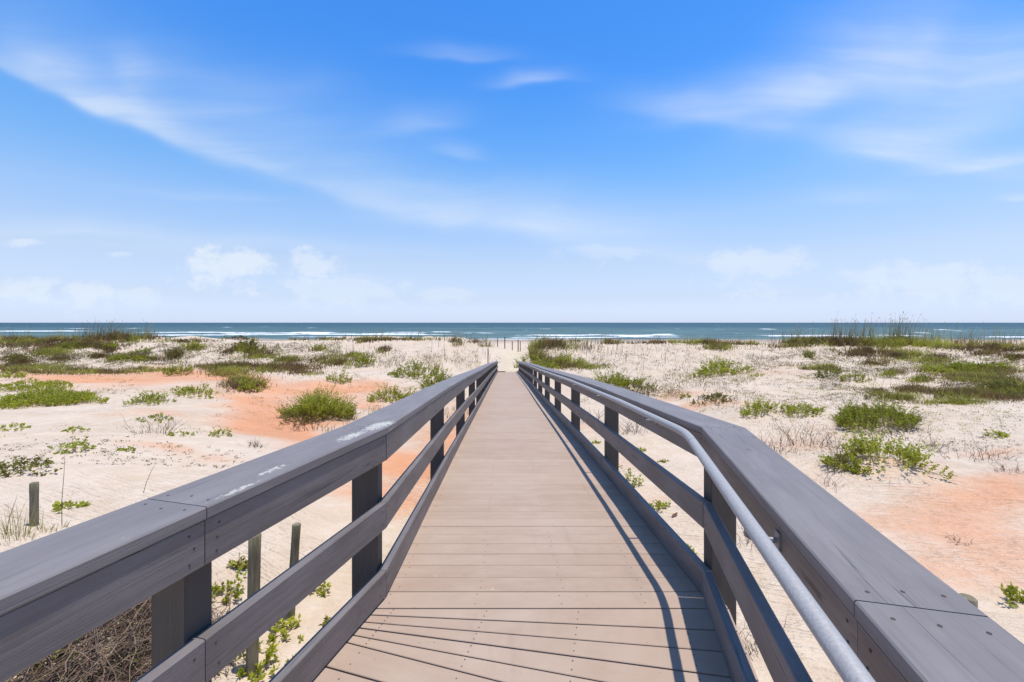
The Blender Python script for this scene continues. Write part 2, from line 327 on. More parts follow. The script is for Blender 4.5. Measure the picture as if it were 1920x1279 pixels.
# ------------------------------------------------------------------ materials
M = {}
def sand_mat():
    m, t, p, o = mat('sand')
    g = t.node('ShaderNodeNewGeometry').outputs['Position']
    ir = t.node('ShaderNodeAttribute', attribute_name='iron').outputs['Fac']; we = t.node('ShaderNodeAttribute', attribute_name='wet').outputs['Fac']
    tr = t.node('ShaderNodeAttribute', attribute_name='trod').outputs['Fac']
    big = t.noise(g, .35, 4, .6); med = t.noise(g, 2.6, 5, .65); fin = t.noise(g, 60, 3, .7); mic = t.noise(t.scale(g, (1, 3.2, 1), rot=(0, 0, .3)), 5, 6, .7)
    pale = t.mix(t.ramp(big, .3, .7), C4(0.61, 0.472, 0.340), C4(0.635, 0.515, 0.405))
    pale = t.mix(t.ramp(med, .35, .75), pale, C4(0.69, 0.572, 0.450))
    mk = t.math('ADD', ir, t.math('MULTIPLY_ADD', mic, 1.25, -.62)); mk = t.ramp(mk, -.02, 1.05)
    rust = t.mix(t.ramp(mic, .3, .7), C4(0.684, 0.273, 0.1232), C4(0.675, 0.3612, 0.204))
    col = t.mix(t.math('MULTIPLY', mk, .92), pale, rust)
    col = t.mix(t.math('MULTIPLY', tr, .8), col, C4(0.657, 0.5504, 0.392))
    sp = t.ramp(t.noise(g, 19, 2, .6), .70, .76); spm = t.math('MULTIPLY', sp, t.ramp(t.noise(g, .8, 3, .5), .48, .66, 0, .55))
    col = t.mix(spm, col, C4(.22, .16, .10))
    col = t.mix(t.math('MULTIPLY_ADD', fin, .3, -.05), col, t.mix(1., col, C4(.78, .76, .74), 'MULTIPLY'))
    col = t.mix(we, col, C4(.36, .29, .235))
    t.put(p.inputs['Base Color'], col); p.inputs['Roughness'].default_value = .93; p.inputs['Specular IOR Level'].default_value = .15
    wv = t.node('ShaderNodeTexWave', wave_type='BANDS', bands_direction='Y'); t.put(wv.inputs['Vector'], t.scale(g, (1, 1, 1), rot=(0, 0, .35)))
    wv.inputs['Scale'].default_value = 3.3; wv.inputs['Distortion'].default_value = 5; wv.inputs['Detail'].default_value = 2; wv.inputs['Detail Scale'].default_value = .9
    rip = t.math('MULTIPLY', wv.outputs['Fac'], t.ramp(t.noise(g, .5, 2, .5), .36, .6))
    n1 = t.bump(rip, .75, .026); n2 = t.bump(med, .6, .22, n1)
    fp = t.node('ShaderNodeTexVoronoi', feature='SMOOTH_F1'); t.put(fp.inputs['Vector'], g); fp.inputs['Scale'].default_value = 2.6; fp.inputs['Smoothness'].default_value = .4
    n3 = t.bump(t.math('MULTIPLY', t.ramp(fp.outputs['Distance'], 0, .35), t.math('MULTIPLY_ADD', tr, .9, .12)), .5, .05, n2)
    n4 = t.bump(fin, .35, .006, n3); t.put(p.inputs['Normal'], n4)
    return m
M['sand'] = sand_mat()
def wood_mat(name, base, hi, dark, rough=.5, worn=()):
    m, t, p, o = mat(name)
    uv = t.node('ShaderNodeTexCoord').outputs['UV']; g = t.node('ShaderNodeNewGeometry').outputs['Position']
    kv = t.node('ShaderNodeTexVoronoi', feature='F1'); t.put(kv.inputs['Vector'], t.scale(uv, (1, 1.6, 1))); kv.inputs['Scale'].default_value = 3.4
    ks = t.node('ShaderNodeSeparateColor'); t.put(ks.inputs[0], kv.outputs['Color']); keepk = t.math('GREATER_THAN', ks.outputs[0], .62)
    kd = kv.outputs['Distance']; kb = t.math('MULTIPLY', t.ramp(kd, .30, .0), keepk)
    off = t.node('ShaderNodeCombineXYZ'); t.put(off.inputs[1], t.math('MULTIPLY', kb, .035)); uv = t.vmath('ADD', uv, off.outputs[0])
    knot = t.math('MULTIPLY', t.ramp(kd, .060, .035), keepk)
    w1 = t.noise(t.scale(uv, (1.2, 34, 1)), 1.5, 5, .6, .8); w2 = t.noise(t.scale(uv, (4, 150, 1)), 1.2, 3, .7)
    ring = t.node('ShaderNodeTexWave', wave_type='BANDS', bands_direction='Y'); t.put(ring.inputs['Vector'], t.scale(uv, (.5, 3.2, 1)))
    ring.inputs['Scale'].default_value = 2.2; ring.inputs['Distortion'].default_value = 11; ring.inputs['Detail'].default_value = 3; ring.inputs['Detail Scale'].default_value = .6
    blot = t.noise(t.scale(uv, (2, 6, 1)), 1.3, 4, .6)
    col = t.mix(t.ramp(blot, .35, .72), C4(*base), C4(*hi))
    crack = t.math('MULTIPLY', t.ramp(w1, .39, .33), t.ramp(t.noise(t.scale(uv, (.9, 5, 1), loc=(3, 1, 0)), 1.7, 2, .5), .42, .6))
    col = t.mix(t.math('MULTIPLY', crack, .85), col, C4(*dark))
    col = t.mix(t.math('MULTIPLY', t.ramp(w2, .45, .75), .28), col, C4(*hi))
    col = t.mix(t.math('MULTIPLY', knot, .45), col, C4(*dark)); smear = t.ramp(t.noise(t.scale(uv, (1.5, 9, 1), loc=(8, 2, 0)), 1.8, 5, .65), .60, .72, 0, .35); col = t.mix(smear, col, C4(*[q*1.35 for q in hi]))
    streak = t.ramp(ring.outputs['Fac'], .0, .12, .10, 0); col = t.mix(streak, col, C4(*dark))
    if worn:
        tot = None
        for (x, y, rx, ry, rot, st) in worn:
            mp = t.node('ShaderNodeMapping', vector_type='TEXTURE'); t.put(mp.inputs['Vector'], g)
            mp.inputs['Location'].default_value = (x, y, .9); mp.inputs['Rotation'].default_value = (0, 0, rot); mp.inputs['Scale'].default_value = (rx, ry, 9)
            q = t.math('MULTIPLY', t.math('EXPONENT', t.math('MULTIPLY', t.vmath('DOT_PRODUCT', mp.outputs[0], mp.outputs[0]), -1.)), st)
            tot = q if tot is None else t.math('MAXIMUM', tot, q)
        nz = t.noise(t.scale(g, (1.5, .7, 1), rot=(0, 0, -.25)), 60, 6, .75); k = t.ramp(t.math('ADD', t.math('MULTIPLY', tot, .40), nz), .76, .88)
        k = t.math('MULTIPLY', k, t.ramp(tot, .05, .35)); col = t.mix(t.math('MULTIPLY', k, .85), col, C4(.56, .53, .45))
    t.put(p.inputs['Base Color'], col); t.put(p.inputs['Roughness'], t.math('MULTIPLY_ADD', w2, .25, rough-.1)); p.inputs['Specular IOR Level'].default_value = .35
    n1 = t.bump(w1, .35, .005); n2 = t.bump(w2, .4, .002, n1); n3 = t.bump(ring.outputs['Fac'], .12, .0015, n2); t.put(p.inputs['Normal'], n3)
    return m
CAPW = [(-.725, 2.33, .07, .20, -.2, 1.15), (-.79, 2.10, .055, .16, -.25, 1.), (-.905, 1.62, .032, .12, -.25, .9), (-.915, 1.42, .022, .12, -.25, .9), (-1.0, 1.1, .02, .05, -.25, .5)]
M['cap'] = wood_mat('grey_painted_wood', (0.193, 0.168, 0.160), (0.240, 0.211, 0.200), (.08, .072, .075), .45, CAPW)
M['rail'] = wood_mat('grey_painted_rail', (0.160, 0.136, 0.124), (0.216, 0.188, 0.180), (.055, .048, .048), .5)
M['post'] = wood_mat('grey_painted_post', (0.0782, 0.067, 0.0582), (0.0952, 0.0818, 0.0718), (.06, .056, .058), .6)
def deck_mat():
    m, t, p, o = mat('composite_deck')
    uv = t.node('ShaderNodeTexCoord').outputs['UV']; g = t.node('ShaderNodeNewGeometry').outputs['Position']
    tv = t.node('ShaderNodeAttribute', attribute_name='tint').outputs['Fac']
    col = t.mix(tv, C4(.385, .272, .200), C4(.445, .322, .242))
    bl = t.noise(t.scale(uv, (1, 3, 1)), 2.2, 5, .65); col = t.mix(t.math('MULTIPLY', t.ramp(bl, .35, .75), .55), col, C4(.49, .375, .29))
    gr = t.noise(t.scale(uv, (3, 120, 1)), 1.5, 3, .7); col = t.mix(t.math('MULTIPLY', t.ramp(gr, .5, .8), .22), col, C4(.27, .20, .165))
    dirt = t.noise(g, .9, 5, .7); col = t.mix(t.ramp(dirt, .42, .72, 0, .45), col, C4(.49, .40, .315))
    sp = t.ramp(t.noise(g, 23, 3, .65), .69, .74); patch = t.ramp(t.noise(g, 1.6, 2, .5), .48, .66)
    col = t.mix(t.math('MULTIPLY', t.math('MULTIPLY', sp, patch), .75), col, C4(.72, .66, .58))
    st_ = t.ramp(t.noise(t.scale(g, (2.2, .5, 1), loc=(2, 2, 0)), 1.6, 5, .7), .56, .74, 0, .30); col = t.mix(st_, col, C4(.27, .20, .16)); ds = t.ramp(t.noise(t.scale(g, (1, 1, 1), loc=(5, 9, 0)), 41, 2, .5), .73, .77); col = t.mix(t.math('MULTIPLY', ds, .5), col, C4(.12, .09, .07))
    t.put(p.inputs['Base Color'], col); p.inputs['Roughness'].default_value = .62; p.inputs['Specular IOR Level'].default_value = .3
    t.put(p.inputs['Normal'], t.bump(gr, .4, .0015)); return m
M['deck'] = deck_mat()
def plain(name, c1, c2, scale, rough, metal=0, bump=.3, bd=.003, spec=.3, stretch=(1, 1, 1)):
    m, t, p, o = mat(name); g = t.node('ShaderNodeTexCoord').outputs['Object']
    n = t.noise(t.scale(g, stretch), scale, 5, .65); t.put(p.inputs['Base Color'], t.mix(t.ramp(n, .3, .7), C4(*c1), C4(*c2)))
    p.inputs['Roughness'].default_value = rough; p.inputs['Metallic'].default_value = metal; p.inputs['Specular IOR Level'].default_value = spec
    t.put(p.inputs['Normal'], t.bump(n, bump, bd)); return m
M['nail'] = plain('nail_head', (.05, .045, .05), (.10, .07, .05), 90, .6)
M['galv'] = plain('galvanised_pipe', (.34, .325, .315), (.44, .425, .41), 160, .50, .1, .12, .0006, .45)
M['zinc'] = plain('bracket_metal', (.22, .22, .23), (.33, .33, .33), 30, .5, .5)
M['pile'] = plain('weathered_timber', (.13, .115, .07), (.27, .235, .165), 14, .9, 0, .8, .008, .2, (2.2, 2.2, .22))
M['stick'] = plain('dead_twig', (.08, .05, .035), (.20, .14, .10), 22, .9)
M['brownwood'] = plain('brown_timber', (.13, .06, .03), (.2, .1, .06), 9, .8)
def leaf_mat(name, a, b, c, trans=.35):
    m, t, p, o = mat(name); tv = t.node('ShaderNodeAttribute', attribute_name='tint').outputs['Fac']
    r = t.node('ShaderNodeValToRGB'); t.put(r.inputs[0], tv)
    r.color_ramp.elements[0].color = C4(*a); r.color_ramp.elements[1].color = C4(*c); e = r.color_ramp.elements.new(.5); e.color = C4(*b)
    t.put(p.inputs['Base Color'], r.outputs[0]); p.inputs['Roughness'].default_value = .5; p.inputs['Specular IOR Level'].default_value = .3
    tr = t.node('ShaderNodeBsdfTranslucent'); t.put(tr.inputs[0], t.mix(1., r.outputs[0], C4(1.25, 1.25, .7), 'MULTIPLY'))
    mx = t.node('ShaderNodeMixShader'); mx.inputs[0].default_value = trans; t.l.new(p.outputs[0], mx.inputs[1]); t.l.new(tr.outputs[0], mx.inputs[2]); t.l.new(mx.outputs[0], o.inputs[0])
    return m
M['bright'] = leaf_mat('bright_leaves', (.20, .13, .055), (.31, .35, .035), (.52, .54, .07), .48)
M['deep'] = leaf_mat('deep_leaves', (.18, .12, .045), (.235, .27, .03), (.43, .45, .06), .45)
M['olive'] = leaf_mat('olive_leaves', (.14, .085, .045), (.19, .185, .045), (.33, .33, .07), .4)
M['yellow'] = leaf_mat('yellow_leaves', (.14, .08, .03), (.30, .27, .06), (.48, .46, .13))
M['grass'] = leaf_mat('dune_grass', (.22, .14, .075), (.27, .245, .055), (.42, .42, .08), .4)
M['straw'] = leaf_mat('sea_oats', (.18, .13, .07), (.30, .25, .11), (.46, .40, .20))
M['scrub'] = leaf_mat('ground_scrub', (.10, .065, .045), (.17, .12, .075), (.15, .17, .05), .15)

# ------------------------------------------------------------------ ground, sea
me = grid('ground', axis(-420, 420, .075, .0135), axis(-14, 420, .07, .0115), ground, {'iron': iron, 'trod': trod, 'wet': wetness})
tag(link('ground', me, M['sand']), kind='structure')
SEA = -4.5
BREAK = [(80, 621, 95, 1.3), (310, 624, 75, 1.5), (420, 623.5, 110, 1.6), (560, 625, 110, 3.2), (500, 628, 120, 1.6), (700, 628, 150, 2.2), (830, 622.5, 25, 1.4), (895, 625, 32, 1.2), (640, 632, 120, .9), (760, 624, 40, .7),
  (1130, 629.5, 160, 2.8), (1060, 633.5, 110, 1.3), (1200, 632, 90, 1.2), (1240, 627.5, 30, 1.1), (1520, 630.5, 90, 2.0), (1575, 628.5, 35, 1.5), (1620, 633, 70, 1.5), (1700, 630.5, 45, 1.7), (1718, 624.5, 14, 1.0), (1760, 618.5, 16, .8),
  (1440, 617.5, 14, .8), (1312, 619, 8, .6), (1350, 619, 12, .6), (1890, 632.5, 60, 1.6), (930, 637.3, 80, 1.2), (1000, 636, 120, .9), (415, 614, 9, .5), (590, 615, 6, .5), (150, 616.5, 20, .5), (1020, 617, 14, .5), (360, 629.5, 110, 1.2), (1390, 626, 12, .7), (1800, 621, 10, .5), (1270, 617, 6, .4), (250, 616, 9, .4)]
BE = []
for (px, py, hl, th) in BREAK:
    Y = F*(H-SEA)/(py-HOR); dY = th*Y/(py-HOR); BE.append(((px-CX)/F*Y, Y, hl/F*Y, dY*.55))
def foamf(X, Y):
    s = np.zeros_like(X)
    for (a, b, rx, ry) in BE:
        wob = (fbm(X/18+b, X*0+b, 3))*ry*1.3
        s = np.maximum(s, np.exp(-np.abs((X-a)/rx)**3*.9-((Y-b-wob)/ry)**2*.9))
    return s
def seaz(X, Y):
    z = SEA+.14*np.sin(Y/4.3+2.2*fbm(X/40, Y/60, 2))*sstep(Y, 140, 190)+.16*fbm(X/9, Y/3.5, 3)*sstep(Y, 140, 190)
    z = z*1.; z += foamf(X, Y)*.28*sstep(Y, 150, 175)
    return z
xs = axis(-2600, 2600, 3.0, .012); xs = np.concatenate([[-40000, -12000, -5000], xs, [5000, 12000, 40000]])
ys = [138.]
while ys[-1] < 45000: ys.append(ys[-1]+max(1.3, (ys[-1]-120)*.018))
me = grid('sea', xs, np.array(ys), seaz, {'foam': foamf})
def sea_mat():
    m, t, p, o = mat('sea_water'); g = t.node('ShaderNodeNewGeometry').outputs['Position']
    fo = t.node('ShaderNodeAttribute', attribute_name='foam').outputs['Fac']; s = t.node('ShaderNodeSeparateXYZ'); t.put(s.inputs[0], g)
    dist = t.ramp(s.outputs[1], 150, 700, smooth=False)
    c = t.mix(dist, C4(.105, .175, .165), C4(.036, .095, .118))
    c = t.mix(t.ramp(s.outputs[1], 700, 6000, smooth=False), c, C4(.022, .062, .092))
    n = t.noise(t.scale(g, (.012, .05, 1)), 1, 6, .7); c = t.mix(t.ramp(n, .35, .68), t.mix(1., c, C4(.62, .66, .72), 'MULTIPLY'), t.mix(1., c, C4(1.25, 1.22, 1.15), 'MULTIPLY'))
    fn = t.noise(t.scale(g, (.22, .42, 1)), 1, 5, .7); k = t.ramp(t.math('ADD', fo, t.math('MULTIPLY_ADD', fn, 1.9, -1.05)), .30, .66)
    wc = t.noise(t.scale(g, (.03, .085, 1)), 1, 3, .6); wc = t.ramp(wc, .70, .73); k = t.math('MAXIMUM', k, t.math('MULTIPLY', wc, .7))
    t.put(p.inputs['Base Color'], t.mix(k, c, C4(.82, .84, .85))); t.put(p.inputs['Roughness'], t.math('MULTIPLY_ADD', k, .3, .55)); p.inputs['Specular IOR Level'].default_value = .22
    t.put(p.inputs['Normal'], t.bump(t.noise(t.scale(g, (.15, .6, 1)), 1, 5, .7), .6, .5)); return m
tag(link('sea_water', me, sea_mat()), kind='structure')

# ------------------------------------------------------------------ boardwalk
BW = tag(empty('boardwalk', (0, 2.28, 0)), 'long grey railed boardwalk with taupe deck boards, ramping down through the dunes to the beach', 'boardwalk')
OFF = Vector((0, 2.28, 0))
def ring_mesh(name, rings, tint=0, uoff=None):
    """rings: list of closed cross sections (lists of Vector) -> prism with uv (u along, v round), capped"""
    k = len(rings[0]); V = [q-OFF for r in rings for q in r]; Fc = []; UVs = []
    uo = random.uniform(0, 40) if uoff is None else uoff; vo = random.uniform(0, 9)
    us = [uo]
    for a, b in zip(rings, rings[1:]): us.append(us[-1]+(b[0]-a[0]).length)
    vs = [vo]
    for i in range(k): vs.append(vs[-1]+(rings[0][(i+1) % k]-rings[0][i]).length)
    for i in range(len(rings)-1):
        for j in range(k):
            Fc.append((i*k+j, i*k+(j+1) % k, (i+1)*k+(j+1) % k, (i+1)*k+j)); UVs += [(us[i], vs[j]), (us[i], vs[j+1]), (us[i+1], vs[j+1]), (us[i+1], vs[j])]
    Fc.append(tuple(range(k-1, -1, -1))); UVs += [(uo+.1*j, vs[j]*.3) for j in range(k)]
    b = (len(rings)-1)*k; Fc.append(tuple(range(b, b+k))); UVs += [(us[-1]+.1*j, vs[j]*.3) for j in range(k)]
    return V, Fc, UVs
class MB:
    def __init__(s): s.V = []; s.F = []; s.U = []; s.MI = []; s.T = []
    def add(s, vfu, mi=0, tint=.5):
        V, Fc, U = vfu; b = len(s.V); s.V += [tuple(q) for q in V]; s.F += [tuple(b+i for i in f) for f in Fc]; s.U += U; s.MI += [mi]*len(Fc); s.T += [tint]*len(V)
    def build(s, name, mats, parent=BW, smooth=False, loc=(0, 0, 0)):
        me = bpy.data.meshes.new(name); me.from_pydata(s.V, [], s.F)
        uv = me.uv_layers.new(name='UVMap'); uv.data.foreach_set('uv', np.array(s.U, np.float32).ravel())
        a = me.attributes.new('tint', 'FLOAT', 'POINT'); a.data.foreach_set('value', np.array(s.T, np.float32))
        me.polygons.foreach_set('material_index', np.array(s.MI, np.int32))
        if smooth: me.polygons.foreach_set('use_smooth', [len(f) == 4 for f in s.F])
        me.update(); import bmesh
        bm = bmesh.new(); bm.from_mesh(me); bmesh.ops.recalc_face_normals(bm, faces=bm.faces); bm.to_mesh(me); bm.free()
        return link(name, me, mats, parent, loc)
def chamf(inn, out, zb, zt, c=.004):
    """octagonal section between inner and outer plan points"""
    d = (out-inn); n = d.normalized(); i = inn; o = out; up = Vector((0, 0, 1))
    return [i+n*c+up*zb, o-n*c+up*zb, o+up*(zb+c), o+up*(zt-c), o-n*c+up*zt, i+n*c+up*zt, i+up*(zt-c), i+up*(zb+c)]
def disc(c, nrm, r, n=7):
    nrm = nrm.normalized(); a = nrm.orthogonal().normalized(); b = nrm.cross(a)
    V = [c-OFF+nrm*.0022]+[c-OFF+nrm*.0008+(a*math.cos(6.2832*i/n)+b*math.sin(6.2832*i/n))*r for i in range(n)]
    Fc = [(0, 1+i, 1+(i+1) % n) for i in range(n)]; return V, Fc, [(0, 0)]*(3*n)
RAMPD = Vector((-.015, 1, 0)).normalized()
POSTY = [2.28+2.44*i for i in range(15)]
SIDE = {-1: dict(bend=Vector((-.672, 2.28, 0)), t=.262, capw=.245), 1: dict(bend=Vector((1.022, 2.28, 0)), t=.229, capw=.225)}
def side_nodes(s):
    q = SIDE[s]; d0 = Vector((q['t'], 1, 0)).normalized(); B = q['bend']; N = []
    N.append(B-d0*5.2); N.append(B-d0*(1.02 if s < 0 else 1.46)); N.append(B.copy())
    for y in POSTY[1:]: N.append(Vector((B.x-.015*(y-2.28), y, 0)))
    N.append(Vector((B.x-.015*(36.9-2.28), 36.75, 0)))
    out = []
    for i, p in enumerate(N):
        dirs = []
        if i > 0: dirs.append((p-N[i-1]).normalized())
        if i < len(N)-1: dirs.append((N[i+1]-p).normalized())
        nn = [Vector((d.y, -d.x, 0))*s for d in dirs]; m = sum(nn, Vector()).normalized(); m /= m.dot(nn[0])
        out.append((Vector((p.x, p.y, deckz(p.y))), m))
    return out
NODES = {s: side_nodes(s) for s in (-1, 1)}
def board(s, i, j, name, o0, o1, zb, zt, material, nails=(), wob=.0):
    nd = NODES[s]; mb = MB(); rings = []
    tw = random.uniform(-.0025, .0025)
    for k in range(i, j+1):
        p, m = nd[k]; q = p.copy()
        if k == i and i > 0: q += (nd[k+1][0]-p).normalized()*.0016
        if k == j and j < len(nd)-1: q -= (p-nd[k-1][0]).normalized()*.0016
        rings.append(chamf(q+m*(o0+tw), q+m*(o1+tw), zb, zt))
    V, Fc, U = ring_mesh('', rings); mb.add((V, Fc, U))
    for k in range(i, j+1):
        for sg in (-1, 1):
            if (k == i and sg < 0) or (k == j and sg > 0) or nd[k][0].y > 12: continue
            d = (nd[min(k+1, len(nd)-1)][0]-nd[k][0]) if sg > 0 else (nd[k-1][0]-nd[k][0]); d.normalize()
            for (a, b) in nails:                                   # a: 'top' or 'face'
                base = nd[k][0]+d*random.uniform(.032, .055)
                if a == 'top': mb.add(disc(base+nd[k][1]*(o0+tw+(o1-o0)*b)+Vector((0, 0, zt)), Vector((0, 0, 1)), .0042), 1)
                else: mb.add(disc(base+nd[k][1]*(o0+tw)+Vector((0, 0, zb+(zt-zb)*b)), -nd[k][1], .0042), 1)
    return mb.build(name, [material, M['nail']])
for s in (-1, 1):
    nd = NODES[s]; last = len(nd)-1; cw = SIDE[s]['capw']
    def spans(start):
        br = [0]+start; k = start[-1]
        while k < last: k = min(k+2, last); br.append(k)
        return list(zip(br, br[1:]))
    TH = .045
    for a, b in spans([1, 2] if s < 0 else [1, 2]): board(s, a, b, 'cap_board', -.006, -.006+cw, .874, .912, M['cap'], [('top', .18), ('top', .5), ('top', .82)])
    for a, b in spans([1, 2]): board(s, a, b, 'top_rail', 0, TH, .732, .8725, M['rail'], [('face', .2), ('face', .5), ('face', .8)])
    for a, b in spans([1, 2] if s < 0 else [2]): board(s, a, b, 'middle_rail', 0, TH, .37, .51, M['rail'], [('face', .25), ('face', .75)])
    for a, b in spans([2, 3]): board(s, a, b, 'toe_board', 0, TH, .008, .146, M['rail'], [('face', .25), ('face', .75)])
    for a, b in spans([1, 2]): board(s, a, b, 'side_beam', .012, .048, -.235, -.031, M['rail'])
    # posts 0.14 across, 0.09 along, standing in the sand
    pl = [(nd[1][0], (nd[2][0]-nd[1][0]).normalized(), -.02)]
    pl += [(nd[2][0], RAMPD, .02)]+[(nd[k][0], RAMPD, -.02) for k in range(3, last)]+[(nd[0][0], (nd[2][0]-nd[1][0]).normalized(), .1)]
    for (p, d, sh) in pl:
        d = Vector((d.x, d.y, 0)).normalized(); o = Vector((d.y, -d.x, 0))*s; b = p+d*sh+o*.052
        zt = deckz(b.y+.045)+.871; zb = float(ground(b.x, b.y))-.3; b.z = 0; c = .005
        def sec(z):
            A = b+Vector((0, 0, z)); w_, l_ = .14, .09
            pts = [(c, 0), (w_-c, 0), (w_, c), (w_, l_-c), (w_-c, l_), (c, l_), (0, l_-c), (0, c)]
            return [A+o*x+d*y for x, y in pts]
        mb = MB(); V, Fc, U = ring_mesh('', [sec(zb), sec(zt)])
        mb.add((V, Fc, U)); mb.build('post', [M['post'], M['nail']])
# deck boards, one mesh; screws in the near ones
mb = MB()
def xl(y): q = SIDE[-1]; return q['bend'].x+((y-2.28)*q['t'] if y < 2.28 else -.015*(y-2.28))
def xr(y): q = SIDE[1]; return q['bend'].x+((y-2.28)*q['t'] if y < 2.28 else -.015*(y-2.28))
def deck_board(a0, a1, b0, b1, tint):
    """a0,a1 left near/far, b0,b1 right near/far plan points"""
    def corner(p): return Vector((p[0], p[1], deckz(p[1])))
    dz_ = random.uniform(-.0009, .0009)
    A0, A1, B0, B1 = map(corner, (a0, a1, b0, b1)); up = Vector((0, 0, 1)); c = .0025
    def sec(n, f):
        d = (f-n).normalized(); z = dz_-.0005
        return [n+up*(z-.026), f+up*(z-.026), f+up*(z-c), f-d*c+up*z, n+d*c+up*z, n+up*(z-c)]
    mb.add(ring_mesh('', [sec(A0, A1), sec(B0, B1)]), 0, tint)
PIT = .1425; GAP = .005
y = 2.20
n = 0
while y < 36.7:
    yn = y+PIT*.997; g = .0035 if y > 2.3 else .007
    deck_board((xl(y)-.11, y), (xl(y)-.11, yn-g), (xr(y)+.11, y), (xr(y)+.11, yn-g), random.random())
    if y < 5.2:
        for X in (xl(y)+.045, xl(y)+.50, xl(y)+.95 , xr(y)-.30, xr(y)-.04):
            for f in (.24, .74):
                if random.random() < .72: mb.add(disc(Vector((X+random.uniform(-.010, .010), y+PIT*(f+random.uniform(-.05, .05)), deckz(y+PIT*f))), Vector((0, 0, 1)), .0031), 1)
    y = yn; n += 1
# tapered boards round the bend, then full boards across the near walk
fan = [((-.67, 2.20), (1.0, 2.20))]
Lp = [2.152, 2.100, 2.060, 2.012, 1.965]; Rp = [2.045, 1.912, 1.775, 1.635, 1.485]
def ptl(yv): return (xl(yv), yv)
def ptr(yv): return (xr(yv), yv)
lines = [(ptl(2.20), ptr(2.20))]+[(ptl(a), ptr(b)) for a, b in zip(Lp, Rp)]
t0 = .245; d0 = Vector((t0, 1)).normalized()
aL, bR = lines[-1]
for k in range(1, 30):
    lines.append(((aL[0]-d0.x*PIT*k, aL[1]-d0.y*PIT*k), (bR[0]-d0.x*PIT*k, bR[1]-d0.y*PIT*k)))
for k in range(len(lines)-1):
    (fl, fr), (nl, nr) = lines[k], lines[k+1]
    def ext(p, q, e): v = Vector((q[0]-p[0], q[1]-p[1])).normalized(); return (p[0]-v.x*e, p[1]-v.y*e)
    g = .0075
    FLp, FRp, NLp, NRp = ext(fl, fr, .11), ext(fr, fl, .11), ext(nl, nr, .11), ext(nr, nl, .11)
    deck_board((NLp[0], NLp[1]), (FLp[0], FLp[1]-g), (NRp[0], NRp[1]), (FRp[0], FRp[1]-g), random.random())
    for e_ in (.14, .62, 1.09, 1.62):
        vx = Vector((nr[0]-nl[0], nr[1]-nl[1])); q = Vector(nl)+vx*(e_-.05)/1.7; q2 = Vector(fl)+Vector((fr[0]-fl[0], fr[1]-fl[1]))*(e_-.05)/1.7
        for f in (.25, .7): r_ = q.lerp(q2, f); mb.add(disc(Vector((r_.x, r_.y, 0)), Vector((0, 0, 1)), .0034), 1)
mb.build('deck', [M['deck'], M['nail']])
mb = MB()                                                            # joists under the deck, dark through the gaps
for X in (.12, .62, 1.12, 1.57):
    R = []
    for yv in [-2.0, 2.28]+POSTY[1:]+[36.3]:
        x = xl(yv)+X; z = deckz(yv); R.append([Vector((x, yv, z-.20)), Vector((x+.04, yv, z-.20)), Vector((x+.04, yv, z-.030)), Vector((x, yv, z-.030))])
    mb.add(ring_mesh('', R))
mb.build('joist', [M['post']])
def tube(pts, r, n=14, cap=True):
    rings = []; pts = [Vector(p) for p in pts]; prev = None
    for i, p in enumerate(pts):
        d = (pts[min(i+1, len(pts)-1)]-pts[max(i-1, 0)]).normalized()
        a = Vector((0, 0, 1)) if abs(d.z) < .9 else Vector((1, 0, 0))
        if prev is not None: a = prev
        b = d.cross(a).normalized(); a = b.cross(d).normalized(); prev = a
        rr = r[i] if isinstance(r, (list, tuple)) else r
        rings.append([p+(a*math.cos(6.28318*k/n)+b*math.sin(6.28318*k/n))*rr for k in range(n)])
    return rings
# galvanised handrail on brackets
hr = []; IN = .088; HZ = .880; q = SIDE[1]; d0r = Vector((q['t'], 1, 0)).normalized()
nr0 = Vector((-d0r.y, d0r.x, 0)); B = q['bend']
pA = B+nr0*IN-d0r*5.0; pB = Vector((B.x-IN-.004, 2.28-.012, 0)); dB = d0r
hr.append(pA+Vector((0, 0, HZ)))
c0 = pB-d0r*.16; c1 = pB; c2 = pB+RAMPD*.16
for i in range(13):
    t_ = i/12; x = c0*(1-t_)**2+c1*2*t_*(1-t_)+c2*t_**2; hr.append(Vector((x.x, x.y, deckz(x.y)+HZ)))
yv = 3.4
for yv in [3.6, 5.0, 6.4, 9, 11.5, 15, 19, 24, 30, 36.2]:
    hr.append(Vector((B.x-IN-.004-.015*(yv-2.28), yv, deckz(yv)+HZ)))
mb = MB(); mb.add(ring_mesh('', tube(hr, .0215, 18))); 
sp_ = pB-d0r*.165; mb.add(ring_mesh('', tube([sp_-d0r*.004+Vector((0, 0, HZ)), sp_+d0r*.004+Vector((0, 0, HZ))], .0224, 18)))
HR = mb.build('handrail', [M['galv']], smooth=True)
def bracket(pipe, wall):
    mb = MB(); w_ = wall.copy(); up = Vector((0, 0, 1)); lo = Vector((wall.x, wall.y, pipe.z-.052))
    out = (pipe-wall); out.z = 0; out.normalize(); side = out.cross(up)
    R = [[lo+out*.0015+side*sx*.016+up*sz*.026+out*dd for sx, sz in ((-1, -1), (1, -1), (1, 1), (-1, 1))] for dd in (0, .006)]
    mb.add(ring_mesh('', R))
    pts = [lo+out*.006, lo+out*.03, Vector((pipe.x, pipe.y, pipe.z-.052))-out*.012, Vector((pipe.x, pipe.y, pipe.z-.045)), Vector((pipe.x, pipe.y, pipe.z-.022))]
    mb.add(ring_mesh('', tube(pts, .008, 8)))
    return mb.build('bracket', [M['zinc']], HR, smooth=False)
yv = 2.98
while yv < 36:
    bracket(Vector((B.x-IN-.004-.015*(yv-2.28), yv, deckz(yv)+HZ)), Vector((B.x-.015*(yv-2.28), yv, 0))); yv += 1.63
